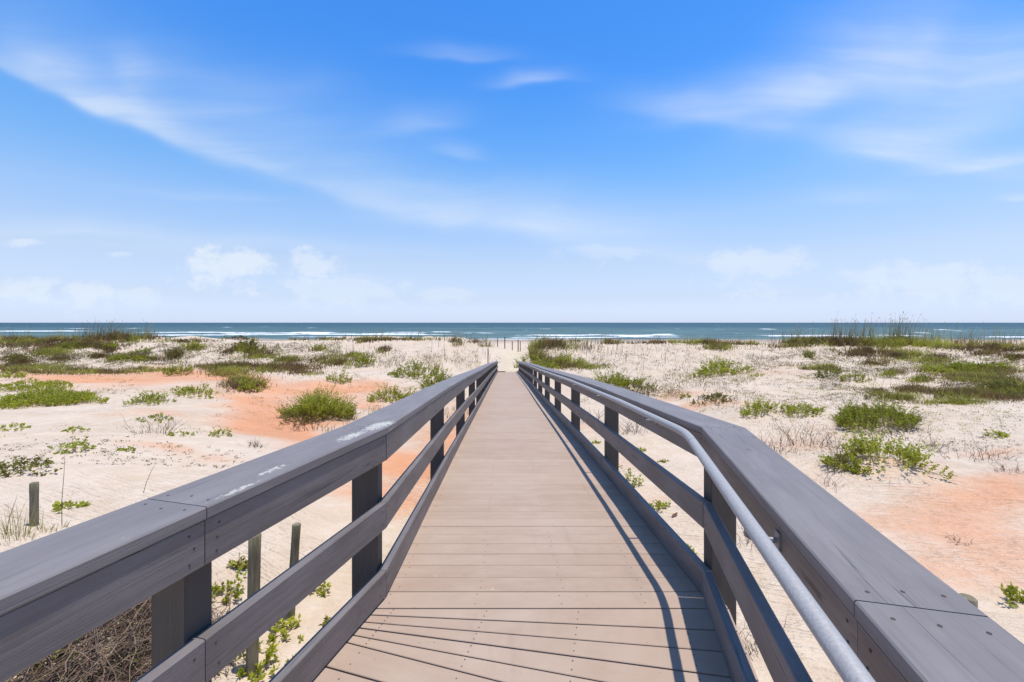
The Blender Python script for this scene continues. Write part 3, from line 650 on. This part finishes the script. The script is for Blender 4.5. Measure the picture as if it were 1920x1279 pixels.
for k in (1.05, 2.6): b_ = B-d0r*k; bracket(b_+nr0*IN+Vector((0, 0, HZ)), b_)

# ------------------------------------------------------------------ rope posts
def pile(name, X, Y, r, top, label, lean=(0, 0), group=None, zb=None, cat='post', material=None):
    z0 = float(ground(X, Y)); z0 = z0 if zb is None else zb
    L = top-z0; n = 9; pts = [Vector((X+lean[0]*i/n, Y+lean[1]*i/n, z0-.25+(L+.25)*i/n)) for i in range(n+1)]
    rr = [r*(1+random.uniform(-.03, .03)) for _ in pts]; mb = MB(); pts.append(pts[-1]+Vector((0, 0, .006))); rr.append(r*.86)
    mb.add(ring_mesh('', [[v for v in rg] for rg in tube(pts, rr, 14)]))
    for i, v in enumerate(mb.V): mb.V[i] = (v[0]+OFF.x-X, v[1]+OFF.y-Y, v[2]-z0)
    o = mb.build(name, [material or M['pile']], None, smooth=True, loc=(X, Y, z0)); return tag(o, label, cat, group)
def px_pile(px, pyt, pyb, wpx, label, lean=0, Y=None, **k):
    p = hit(px, pyb)[0]; Y = Y or p[1]; X = (px-CX)/F*Y
    return pile('timber_post', X, Y, wpx/F*Y/2, H-(pyt-HOR)*Y/F, label, (lean/F*Y, 0), **k)
px_pile(64, 906, 985, 12.5, 'short round weathered timber post standing in sand at far left')
px_pile(471, 1004, 1262, 21, 'tall round mossy timber post nearest the left railing, leaves at its foot', 7)
px_pile(541, 984, 1160, 15, 'slim leaning round timber post in bare sand just beyond the mossy one', 15)
pile('timber_post', 2.70, 2.53, .042, H-(1121-HOR)*2.53/F, 'round timber post just showing its top beyond the right railing cap')
FARP = [(915, 652, 678, 2.2, 'thin brown post at the left beside the foot of the ramp'), (933, 635, 654, 2.0, 'leftmost of the thin posts on the beach path crest'), (946.5, 632, 656, 2.3, 'tallest thin post in the middle of the beach path crest'),
        (960.5, 640, 657, 2.0, 'shortest thin post on the beach path crest'), (971.5, 637, 660, 2.2, 'thin post in tall grass on the right of the beach path crest'), (975.5, 640, 664, 1.8, 'rightmost thin post half hidden in tall grass by the beach path')]
for i, (px, a, b, w_, lab) in enumerate(FARP):
    Y = 41 if i == 0 else (51.5 if i < 4 else 49); X = (px-CX)/F*Y
    pile('path_post', X, Y, w_/F*Y/2*.8, H-(a-HOR)*Y/F, lab, zb=min(float(ground(X, Y)), H-(b-HOR)*Y/F), group='thin posts along the beach path', material=M['brownwood'])
# small brown plank lying at the ramp foot
mb = MB(); yv = 35.9; X = xl(yv)+.32
mb.add(ring_mesh('', [[Vector((X-.30, yv+a, deckz(yv)+.012+b)) for a, b in ((-.07, 0), (.07, -.012), (.07, .05), (-.07, .06))], [Vector((X+.30, yv+a, deckz(yv)+.012+b)) for a, b in ((-.06, 0), (.08, -.012), (.08, .05), (-.06, .06))]]))
for i, v in enumerate(mb.V): mb.V[i] = (v[0]-X, v[1]+OFF.y-yv, v[2]-deckz(yv))
tag(mb.build('plank', [M['brownwood']], None, loc=(X, yv, deckz(yv))), 'short reddish brown plank lying on the deck at the ramp foot', 'plank')

# ------------------------------------------------------------------ plants
def leaves(base, dirn, L, Wd, rng):
    """diamond leaves: base (n,3), dirn (n,3) unit"""
    n = len(base); r = rng.normal(size=(n, 3)); side = np.cross(dirn, r); side /= np.linalg.norm(side, axis=1, keepdims=True)+1e-9
    L = L[:, None]; Wd = Wd[:, None]; nrm = np.cross(dirn, side)
    V = np.stack([base, base+dirn*L*.5+side*Wd*.5+nrm*L*.06, base+dirn*L, base+dirn*L*.5-side*Wd*.5+nrm*L*.06], 1).reshape(-1, 3)
    return V, np.arange(4*n).reshape(n, 4)
def strips(P, w, rng):
    """P (n,k,3) polylines -> thin upright strips; w (k,) widths per level or (n,k)"""
    n, k, _ = P.shape; a = rng.uniform(0, 6.283, n); sd = np.stack([np.cos(a), np.sin(a)*.35, np.zeros(n)], 1)[:, None, :]
    w = np.broadcast_to(w, (n, k))[:, :, None]; V = np.stack([P-sd*w/2, P+sd*w/2], 2).reshape(n, 2*k, 3)
    b = (np.arange(n)*2*k)[:, None, None]; j = np.arange(k-1)[None, :, None]*2; Q = (b+j+np.array([0, 1, 3, 2])[None, None, :]).reshape(-1, 4)
    return V.reshape(-1, 3), Q
def gz(x, y): return ground(x, y)
def join(parts):
    V = []; Q = []; T = []; o = 0
    for v_, q_, t_ in parts: V.append(v_); Q.append(q_+o); T.append(t_); o += len(v_)
    return np.concatenate(V), np.concatenate(Q), np.concatenate(T)
def stems_for(c, rx, ry, h, n, rng, lean=.5, k=5):
    a = rng.uniform(0, 6.283, n); r = np.sqrt(rng.random(n)); lump = .5+.75*vnoise(a*1.9+c[0]*3, a*0+c[1])
    bx = c[0]+np.cos(a)*r*rx*lump; by = c[1]+np.sin(a)*r*ry*lump; bz = gz(bx, by)
    hh = h*(1-.62*r**2)*rng.uniform(.55, 1.1, n)*(.3+1.15*vnoise(bx*3.1/max(rx, .3)+9, by*3.1/max(rx, .3)))
    out = np.stack([np.cos(a)*r, np.sin(a)*r, 0*a], 1)+rng.normal(0, .35, (n, 3))*[1, 1, 0]
    t = np.linspace(0, 1, k)[None, :, None]; P = np.stack([bx, by, bz-.02], 1)[:, None, :]+np.array([0, 0, 1])*hh[:, None, None]*(t-.12*t*t)+out[:, None, :]*hh[:, None, None]*lean*(t*.4+.6*t*t)
    return P, hh
def shrub(label, px, py, wpx, hpx, kind='bright', n=None, leaf=1., group=None, bare=.0, lean=.55, name='dune_shrub', cat='shrub', depth=.75, seed=None):
    rng = np.random.default_rng(seed or int(px*31+py)); c = hit(px, py-hpx*.12)[0]; rx = wpx/F*c[1]/2; h = hpx/F*c[1]*.95; ry = min(rx*depth, 1.6+h)
    c[1] += ry*.55; c[0] *= c[1]/(c[1]-ry*.55); c[2] = float(ground(c[0], c[1]))
    near = c[1]; ll = max(.045, near*.0036)*leaf; area = rx*ry
    n = n or int(np.clip(area*h/(ll**3)*.10+area/(ll*ll)*.12+10, 14, 1100))
    P, hh = stems_for(c, rx, ry, h, n, rng, lean)
    if n > 60:                                                       # gaps: drop stems in the thin places of the clump
        q = vnoise(P[:, 0, 0]*3.2/max(rx, .25)+c[0], P[:, 0, 1]*3.2/max(rx, .25)+5); kp = rng.random(n) < sstep(q, .16, .42)+.12
        P = P[kp]; hh = hh[kp]; n = len(hh)
    sv, sq = strips(P, np.linspace(1, .5, P.shape[1])*max(.004, near*.0006), rng); parts_s = (sv, sq, np.full(len(sv), .0)+rng.random(len(sv))*.1)
    m = int(np.clip(9+hh.mean()/ll*1.6, 9, 24))
    if n > 40:                                                       # bare brown stems sprawling round and through the leaves
        nb = int(n*.35); PB, _h = stems_for(c, rx*1.18, ry*1.15, h*.8, nb, rng, 1.0); bv, bq = strips(PB, np.linspace(1, .4, PB.shape[1])*max(.004, near*.0007), rng); bare_p = (bv, bq, rng.random(len(bv))*.12)
    else: bare_p = None
    idx = np.repeat(np.arange(n), m); t = rng.uniform(.18, 1.0, len(idx))**.75; f = t*(P.shape[1]-1.001); i0 = f.astype(int); fr = (f-i0)[:, None]
    b = P[idx, i0]*(1-fr)+P[idx, i0+1]*fr
    d = rng.normal(size=(len(idx), 3))*[1, 1, .5]+[0, 0, .55]; d /= np.linalg.norm(d, axis=1, keepdims=True)
    L = ll*rng.uniform(.6, 1.25, len(idx)); lv, lq = leaves(b, d, L, L*.5, rng)
    patch = vnoise(b[:, 0]*4/max(rx, .4)+3, b[:, 1]*4/max(rx, .4)); dead = rng.random(len(idx)) < (.13+bare)
    tn = np.clip(.32+.75*rng.random(len(idx))*.6+.35*(patch-.5)+.12*t, .28, 1); tn[dead] = rng.uniform(0, .15, dead.sum())
    V, Q, T = join([parts_s, (lv, lq, np.repeat(tn, 4))]+([bare_p] if bare_p else [])); V = V-c
    o = link(name, mesh_np(name, V, Q, T), M[kind], None, tuple(c)); return tag(o, label, cat, group)
def tuft(label, px, py, wpx, hpx, kind='grass', n=90, group=None, name='grass_tuft', cat='grass tuft', lean=.45, bw=None):
    rng = np.random.default_rng(int(px*17+py*3)); c = hit(px, py)[0]; rx = wpx/F*c[1]/2; h = hpx/F*c[1]
    P, hh = stems_for(c, rx*.7, rx*.5, h*1.15, n, rng, lean); bwid = bw or max(.006, c[1]*.0009)
    V, Q = strips(P, np.array([1, .95, .8, .55, .12])*bwid, rng); T = np.repeat(np.clip(rng.normal(.55, .22, n), 0, 1), 10)
    return tag(link(name, mesh_np(name, V-c, Q, T), M[kind], None, tuple(c)), label, cat, group)
def twigs(label, px, py, wpx, hpx, n=26, group=None, name='dead_branches', flat=.0, cat='dead twigs', split=2):
    rng = np.random.default_rng(int(px*13+py*7)); c = hit(px, py)[0]; rx = wpx/F*c[1]/2; h = hpx/F*c[1]
    P, hh = stems_for(c, rx, rx*.6, h, n, rng, 1.2+flat, 6); P[:, 1:, :] += rng.normal(0, .05*h+.008, P[:, 1:, :].shape).cumsum(1)*.6
    V, Q = strips(P, np.linspace(1, .35, 6)*max(.008, c[1]*.0016), rng); parts = [(V, Q, np.zeros(len(V)))]
    for s_ in range(split):
        st = P[:, 2+s_]; d = rng.normal(size=(n, 3))*h*.28+[0, 0, h*.16]; tt = np.linspace(0, 1, 4)[None, :, None]
        B_ = st[:, None, :]+d[:, None, :]*tt+rng.normal(0, .012, (n, 4, 3))*tt; v2, q2 = strips(B_, np.linspace(.7, .3, 4)*max(.008, c[1]*.0015), rng); parts.append((v2, q2, np.zeros(len(v2))))
    V, Q, T = join(parts); return tag(link(name, mesh_np(name, V-c, Q, T), M['stick'], None, tuple(c)), label, cat, group)

for (lab, px, py, w_, h_, kd) in SH:
    nearp = 940 < py
    shrub(lab, px, py, w_, h_, kd, bare=.12 if kd == 'olive' else .0, leaf=1.0, group='green shrubs growing on the sand')
TW = [('grey dry stems standing in sand right of the railing bend', 1445, 850, 70, 40, 22), ('dark dry stems in front of the low yellow green clump', 1510, 835, 90, 50, 26), ('bare twigs at the left flank of the large bright shrub', 1570, 880, 60, 60, 20),
 ('dead branch lying on sand left of the large bright shrub', 1555, 915, 50, 22, 10), ('tangle of dead stems below the dark green shrub', 1690, 815, 110, 34, 26), ('dry brown stems trailing over the peach sand at far right', 1840, 862, 110, 34, 30),
 ('dead stems cut by the right photo edge on the sand rim', 1900, 885, 60, 22, 18), ('dry stems right of the dark shrub on open sand', 1745, 842, 70, 40, 18), ('dry grey stems between the two green cushions at left', 290, 815, 80, 34, 22),
 ('small dry tuft on orange sand near the left railing', 480, 838, 36, 14, 16), ('dry stems at the foot of the large mound plant', 575, 806, 70, 30, 20), ('dry stems below the mound plant by the left railing', 640, 815, 70, 26, 18),
 ('dry seedlings in ripples of peach sand right of the cap', 1790, 1015, 70, 16, 14), ('thin twigs in sand outside the right toe board', 1420, 1220, 50, 60, 14), ('twigs seen under the right cap on ripple free sand', 1405, 1020, 24, 40, 8),
 ('dry stems under the right top rail beyond the second post', 1190, 812, 60, 34, 20), ('dry twigs behind the far right posts', 1120, 790, 50, 28, 14), ('dry twig cluster on the sand beside the left toe board', 820, 900, 20, 20, 10)]
for (lab, px, py, w_, h_, n) in TW: twigs(lab, px, py, w_*1.1, h_*1.25, int(n*1.5), group='dead stems on the sand')
TF = [('tall thin green grass at the left photo edge by the short post', 30, 1010, 90, 75, 'grass', 70), ('grass blades beside the short timber post', 85, 995, 50, 50, 'grass', 40), ('small grass tuft right of the short timber post', 117, 990, 22, 26, 'grass', 18),
 ('pale dry grass behind the green tuft left of the orange streak', 440, 725, 90, 26, 'straw', 120), ('brown dry grass on the ramp side of the white dune', 815, 692, 60, 16, 'straw', 80), ('dry grass clump on the white dune crest left of the path', 858, 648, 30, 26, 'straw', 90),
 ('green blades beside the ramp foot on the right', 968, 690, 14, 22, 'grass', 30), ('dry grass clump on the dune crest above the ramp', 910, 650, 44, 26, 'straw', 90), ('rounded grass clump on the crest left of centre', 678, 642, 30, 18, 'grass', 60),
 ('rounded grass clump on the right crest behind the bare sand', 1135, 642, 24, 12, 'grass', 50), ('brown grass clump at the crest end of the bare sand', 1330, 652, 30, 16, 'grass', 60), ('brown grass clump next to the crest end clump', 1352, 654, 26, 16, 'straw', 60)]
for (lab, px, py, w_, h_, kd, n) in TF: tuft(lab, px, py, w_, h_, kd, n, group='grass tufts on the dunes')
for (px, py, h_, ln, lab) in ((116, 985, 135, 0, 'tallest single dry stalk right of the short timber post'), (268, 925, 58, 22, 'leaning bare stalk behind the left cap board'), (12, 1000, 70, 14, 'leaning bare stalk at the left photo edge')):
    c = hit(px, py)[0]; hh = h_/F*c[1]; P = np.array([[[0, 0, -.02], [ln/F*c[1]*.3, 0, hh*.35], [ln/F*c[1]*.6, .02, hh*.7], [ln/F*c[1], .03, hh]]])
    rr = np.random.default_rng(1); P = np.repeat(P, 2, 0); V, Q = strips(P, np.array([1.2, 1, .8, .4])*.007, rr); tag(link('grass_stalk', mesh_np('grass_stalk', V, Q, np.full(len(V), .3)), M['stick'], None, tuple(c)), lab, 'grass stalk')
# heap of dead twigs under the near left rail
rng = np.random.default_rng(77); n = 620; c = hit(215, 1225)[0]
a = rng.uniform(0, 6.283, n); r = np.sqrt(rng.random(n)); bx = c[0]+np.cos(a)*r*.66; by = c[1]+np.sin(a)*r*.55; bz = gz(bx, by)+.03+.34*(1-r**1.5)*rng.random(n)
az = rng.uniform(0, 6.283, n); ln = rng.uniform(.14, .42, n); dd = np.stack([np.cos(az)*ln, np.sin(az)*ln, rng.normal(0, .05, n)], 1)
sd = np.stack([-np.sin(az), np.cos(az), 0*az], 1)*rng.normal(0, .10, n)[:, None]+np.array([0, 0, 1])*rng.uniform(0, .08, n)[:, None]; t = np.linspace(-1, 1, 7)[None, :, None]
P = np.stack([bx, by, bz], 1)[:, None, :]+dd[:, None, :]*t+sd[:, None, :]*(1-t*t)+rng.normal(0, .012, (n, 7, 3)); V, Q = strips(P, np.array([.3, .7, .9, 1, .9, .7, .3])*.0085, rng)
nl = 9000; ii = rng.integers(0, n, nl); lb = P[ii, rng.integers(1, 6, nl)]*1.; lg = gz(lb[:, 0], lb[:, 1]); lb[:, 2] = lg+(lb[:, 2]-lg)*rng.random(nl)*.75; ld = rng.normal(size=(nl, 3)); ld[:, 2] *= .35; ld /= np.linalg.norm(ld, axis=1, keepdims=True)
lv, lq = leaves(lb, ld, rng.uniform(.05, .13, nl), rng.uniform(.004, .008, nl), rng); tl = np.repeat(np.where(rng.random(nl) < .05, .95, .35*rng.random(nl)**1.5), 4)
V, Q, T = join([(V, Q, np.repeat(rng.uniform(.15, .62, n), 14)), (lv, lq, tl)])
M['brush'] = leaf_mat('dry_brush', (.05, .03, .02), (.24, .155, .105), (.20, .24, .04), .05)
tag(link('brush_heap', mesh_np('brush_heap', V-c, Q, T), M['brush'], None, tuple(c)), 'heap of dead brown twigs on the sand under the near left railing', 'twig heap')
# curled dry leaf on the sand below the right middle rail
c = hit(1265, 968)[0]; mb = MB(); R = []
for i in range(6):
    t_ = i/5; x = (t_-.5)*.16; w_ = .026*math.sin(math.pi*min(.95, max(.08, t_))); R.append([Vector((x, -w_, .012+.02*t_)), Vector((x, 0, .004+.02*t_)), Vector((x, w_, .012+.02*t_)), Vector((x, 0, .008+.02*t_))])
mb.add(ring_mesh('', R))
for i, v in enumerate(mb.V): mb.V[i] = (v[0], v[1]+OFF.y, v[2])
o = mb.build('dry_leaf', [M['brownwood']], None, loc=tuple(c)); o.rotation_euler = (0, 0, .7); tag(o, 'curled dry brown leaf on the sand below the right middle rail', 'leaf')

# ---- uncountable cover: grass, sea oats, low scrub
def zone_points(zones, rng):
    PX = []; PY = []; HP = []
    for (x0, y0, x1, y1, n, h) in zones:      # soft edged band between two pixel points
        n = int(n); t = rng.random(n); rw = (y1-y0)
        PX.append(x0+(x1-x0)*t); PY.append(y0+rw*np.clip(rng.beta(1.6, 1.6, n), 0, 1)); HP.append(np.full(n, h))
    return np.concatenate(PX), np.concatenate(PY), np.concatenate(HP)
def clumps(cl, rng, k, ky=1.):
    PX = []; PY = []; HP = []
    for (cx, cy, rx, ry, h) in cl:
        n = int(rx*ry*k); PX.append(cx+rng.normal(0, .52, n)*rx); PY.append(cy+rng.normal(0, .52, n)*ry); HP.append(h*np.clip(rng.normal(1, .25, n), .4, 1.7))
    return np.concatenate(PX), np.concatenate(PY), np.concatenate(HP)
def patchy(pts, rng, sc=3., thr=.45, soft=.15):
    m = vnoise(pts[:, 0]/sc+11, pts[:, 1]/(sc*1.2)+3)*.65+.35*vnoise(pts[:, 0]/sc*2.7, pts[:, 1]/sc*2.7)
    return rng.random(len(pts)) < sstep(m, thr-soft, thr+soft)
def blades(name, zones, kind, seed, thr=.45, sc=3., wk=.0011, lean=.35, head=False, tmean=.47, dens=3.):
    rng = np.random.default_rng(seed); px, py, hp = zone_points(zones, rng) if len(zones[0]) == 6 else clumps(zones, rng, dens); p = hit(px, py); keep = patchy(p, rng, sc, thr)&(p[:, 1] < 66)&((np.abs(p[:, 0]-.35) > 1.5+.25*rng.random(len(p)))|(p[:, 1] < 10))
    p = p[keep]; hp = hp[keep]*(.6+.8*vnoise(p[:, 0]/.8, p[:, 1]/.8)); n = len(p); h = hp/F*p[:, 1]*rng.uniform(.45, 1.1, n)
    out = rng.normal(0, 1, (n, 3))*[1, 1, 0]*lean+[.10, 0, 0]; t = np.linspace(0, 1, 4)[None, :, None]; p[:, 2] -= .02
    P = p[:, None, :]+np.array([0, 0, 1])*h[:, None, None]*t+out[:, None, :]*h[:, None, None]*t*t
    wv_ = np.array([1, .85, .6, .15])[None, :]*(np.clip(p[:, 1], 4, 60)*wk)[:, None]; V, Q = strips(P, wv_, rng)
    pt = vnoise(p[:, 0]/2.2, p[:, 1]/2.2); T = np.repeat(np.clip(rng.normal(tmean, .2, n)+(pt-.5)*1.5, 0, 1), 8); parts = [(V, Q, T)]
    if head:
        tip = P[:, 2]*.25+P[:, 3]*.75; d = (P[:, 3]-P[:, 2]); d /= np.linalg.norm(d, axis=1, keepdims=True); L = np.clip(h*.20, .08, .30)
        lv, lq = leaves(tip, d, L, L*.12, rng); parts.append((lv, lq, np.full(len(lv), .5)))
    V, Q, T = join(parts); return tag(link(name, mesh_np(name, V, Q, T), M[kind]), kind='stuff')
LC = [(100, 638, 130, 5, 9), (230, 637, 55, 6, 12), (40, 641, 60, 6, 9), (150, 646, 60, 5, 8), (110, 652, 50, 7, 8), (90, 662, 35, 7, 8), (25, 676, 35, 8, 8), (50, 691, 80, 6, 8), (140, 698, 100, 5, 8), (220, 698, 60, 3.5, 7), (300, 694, 60, 3.5, 7),
 (400, 689, 60, 4, 8), (440, 686, 50, 4, 8), (430, 700, 40, 7, 10), (460, 720, 32, 10, 13), (500, 691, 35, 7, 9), (470, 656, 40, 7, 9), (492, 669, 30, 7, 8), (550, 691, 50, 6, 8), (570, 701, 30, 4, 8), (630, 681, 38, 7, 8), (655, 668, 28, 5, 7), (600, 656, 20, 4, 7), (700, 637, 30, 3, 8),
 (365, 653, 20, 5, 8), (325, 667, 16, 7, 8), (205, 656, 12, 8, 8), (250, 673, 45, 6, 8), (180, 669, 20, 4, 7), (110, 674, 20, 4, 7), (340, 641, 50, 2.5, 6), (560, 637, 120, 2, 6), (760, 637, 60, 2, 6), (850, 640, 16, 2.5, 8), (905, 641, 22, 2.5, 8), (540, 676, 26, 5, 7), (720, 660, 14, 4, 7)]
RC = [(1500, 642, 60, 3.5, 11), (1600, 646, 70, 5, 13), (1700, 647, 80, 6, 14), (1800, 649, 60, 5, 12), (1890, 652, 50, 6, 11), (1480, 651, 40, 3, 8), (1640, 661, 55, 6, 9), (1700, 667, 48, 7, 9), (1742, 677, 36, 6, 9), (1650, 681, 28, 5, 8), (1765, 692, 48, 9, 9), (1815, 707, 66, 10, 9),
 (1862, 697, 48, 9, 9), (1780, 737, 66, 7, 9), (1855, 742, 66, 10, 10), (1900, 727, 30, 13, 9), (1702, 732, 30, 6, 9), (1682, 747, 40, 5, 9), (1642, 737, 20, 5, 8), (1762, 757, 60, 4, 8), (1900, 672, 20, 6, 8), (1860, 662, 30, 4, 8), (1672, 702, 24, 5, 8), (1722, 714, 25, 5, 8), (1562, 692, 18, 6, 8), (1602, 662, 20, 6, 9),
 (1516, 667, 11, 5, 9), (1522, 692, 26, 3, 7), (1010, 650, 45, 6, 15), (990, 668, 26, 9, 13), (1032, 682, 48, 8, 10), (1080, 688, 40, 5, 8), (1150, 643, 20, 3, 9), (1250, 643, 70, 2, 7), (1350, 652, 30, 4, 9), (1400, 645, 70, 2.2, 7), (1060, 641, 40, 2.5, 9), (1330, 644, 30, 3, 8)]
blades('dune_grass', LC+RC, 'grass', 21, .40, .8, .0015, dens=2.7, lean=.5)
blades('mixed_dune_grass', [(x+RNG.normal()*w_*.3, y+RNG.normal()*h_*.4, w_*.55, h_*.7, q*.85) for x, y, w_, h_, q in LC+RC], 'olive', 24, .46, .7, .0015, dens=2.5, tmean=.45, lean=.5)
blades('brown_dune_grass', [(x+RNG.normal()*w_*.4, y+RNG.normal()*h_*.5, w_*1.1, h_*1.1, q*.8) for x, y, w_, h_, q in LC+RC], 'olive', 25, .40, .7, .0014, dens=3.4, tmean=.12, lean=.6)
blades('pale_dune_grass', [(1080, 690, 1420, 755, 2600, 9), (640, 668, 900, 694, 1300, 8), (690, 740, 900, 790, 1300, 11), (600, 770, 760, 830, 600, 12), (1270, 700, 1420, 740, 700, 9), (1380, 780, 1620, 880, 500, 14), (200, 790, 360, 830, 220, 9), (1560, 690, 1700, 730, 500, 10), (1000, 640, 1500, 700, 900, 9)], 'straw', 22, .47, 1.2, .0008)
blades('sea_oats', [(0, 632, 290, 640, 260, 26), (150, 634, 280, 640, 120, 32), (640, 634, 930, 640, 80, 20), (965, 642, 1130, 665, 260, 24), (1130, 640, 1440, 647, 70, 18), (1440, 638, 1720, 650, 420, 34), (1560, 638, 1760, 646, 260, 44), (1720, 638, 1920, 650, 220, 30), (960, 640, 980, 690, 40, 26), (640, 650, 920, 690, 100, 20), (1000, 650, 1250, 700, 120, 22)], 'straw', 23, .30, 4., .0010, .16, True, .22)
# low scrub and litter: small leaf clusters lying on the dune faces
def scrub(name, zones, kind, seed, thr, sc, size, up=.45):
    rng = np.random.default_rng(seed); px, py, hp = zone_points(zones, rng); p = hit(px, py); p = p[patchy(p, rng, sc, thr, .1)&(p[:, 1] < 66)]; p = p[np.abs(p[:, 0]-.35) > 1.5]
    m = 7; n = len(p)*m; b = np.repeat(p, m, 0); dist = b[:, 1]; b = b+rng.normal(0, 1, (n, 3))*np.stack([dist*.0035, dist*.004, 0*dist], 1); b[:, 2] = gz(b[:, 0], b[:, 1])
    b[:, 2] += rng.random(n)*dist*.002; d = rng.normal(size=(n, 3))*[1, 1, .4]+[0, 0, up]; d /= np.linalg.norm(d, axis=1, keepdims=True); L = np.maximum(.03, dist*size)*rng.uniform(.5, 1.3, n)
    V, Q = leaves(b, d, L, L*.45, rng); T = np.repeat(np.clip(np.repeat(rng.random(len(p)), m)*.8+rng.random(n)*.3, 0, 1), 4)
    return tag(link(name, mesh_np(name, V, Q, T), M[kind]), kind='stuff')
scrub('ground_scrub', [(0, 645, 330, 690, 3600, 0), (250, 640, 640, 686, 2400, 0), (640, 655, 900, 690, 400, 0), (1000, 650, 1450, 700, 900, 0), (1400, 655, 1920, 700, 2800, 0), (1540, 690, 1920, 760, 3200, 0), (1240, 690, 1640, 780, 1700, 0), (1380, 760, 1920, 860, 700, 0), (0, 790, 560, 880, 420, 0), (400, 700, 800, 800, 400, 0), (1080, 700, 1300, 760, 500, 0)], 'scrub', 31, .46, 1.3, .0024)
scrub('creeping_leaves', [(0, 640, 640, 690, 1500, 0), (0, 700, 260, 770, 500, 0), (1400, 650, 1920, 700, 1300, 0), (1400, 700, 1920, 790, 1400, 0), (1240, 700, 1500, 780, 600, 0), (1000, 660, 1100, 695, 300, 0), (620, 690, 860, 740, 300, 0)], 'olive', 32, .52, 1.8, .0026)
scrub('small_sprigs', [(170, 775, 330, 800, 60, 0), (60, 770, 220, 790, 50, 0), (380, 790, 470, 820, 30, 0), (300, 728, 430, 748, 60, 0), (0, 790, 60, 830, 14, 0), (640, 650, 900, 690, 60, 0), (1420, 700, 1640, 750, 160, 0), (1730, 775, 1900, 815, 70, 0), (1080, 870, 1320, 1040, 16, 0), (1000, 690, 1500, 760, 120, 0), (0, 650, 640, 690, 260, 0), (1500, 650, 1920, 700, 200, 0), (1500, 700, 1920, 780, 260, 0)], 'bright', 33, .50, 1.5, .0030, .7)
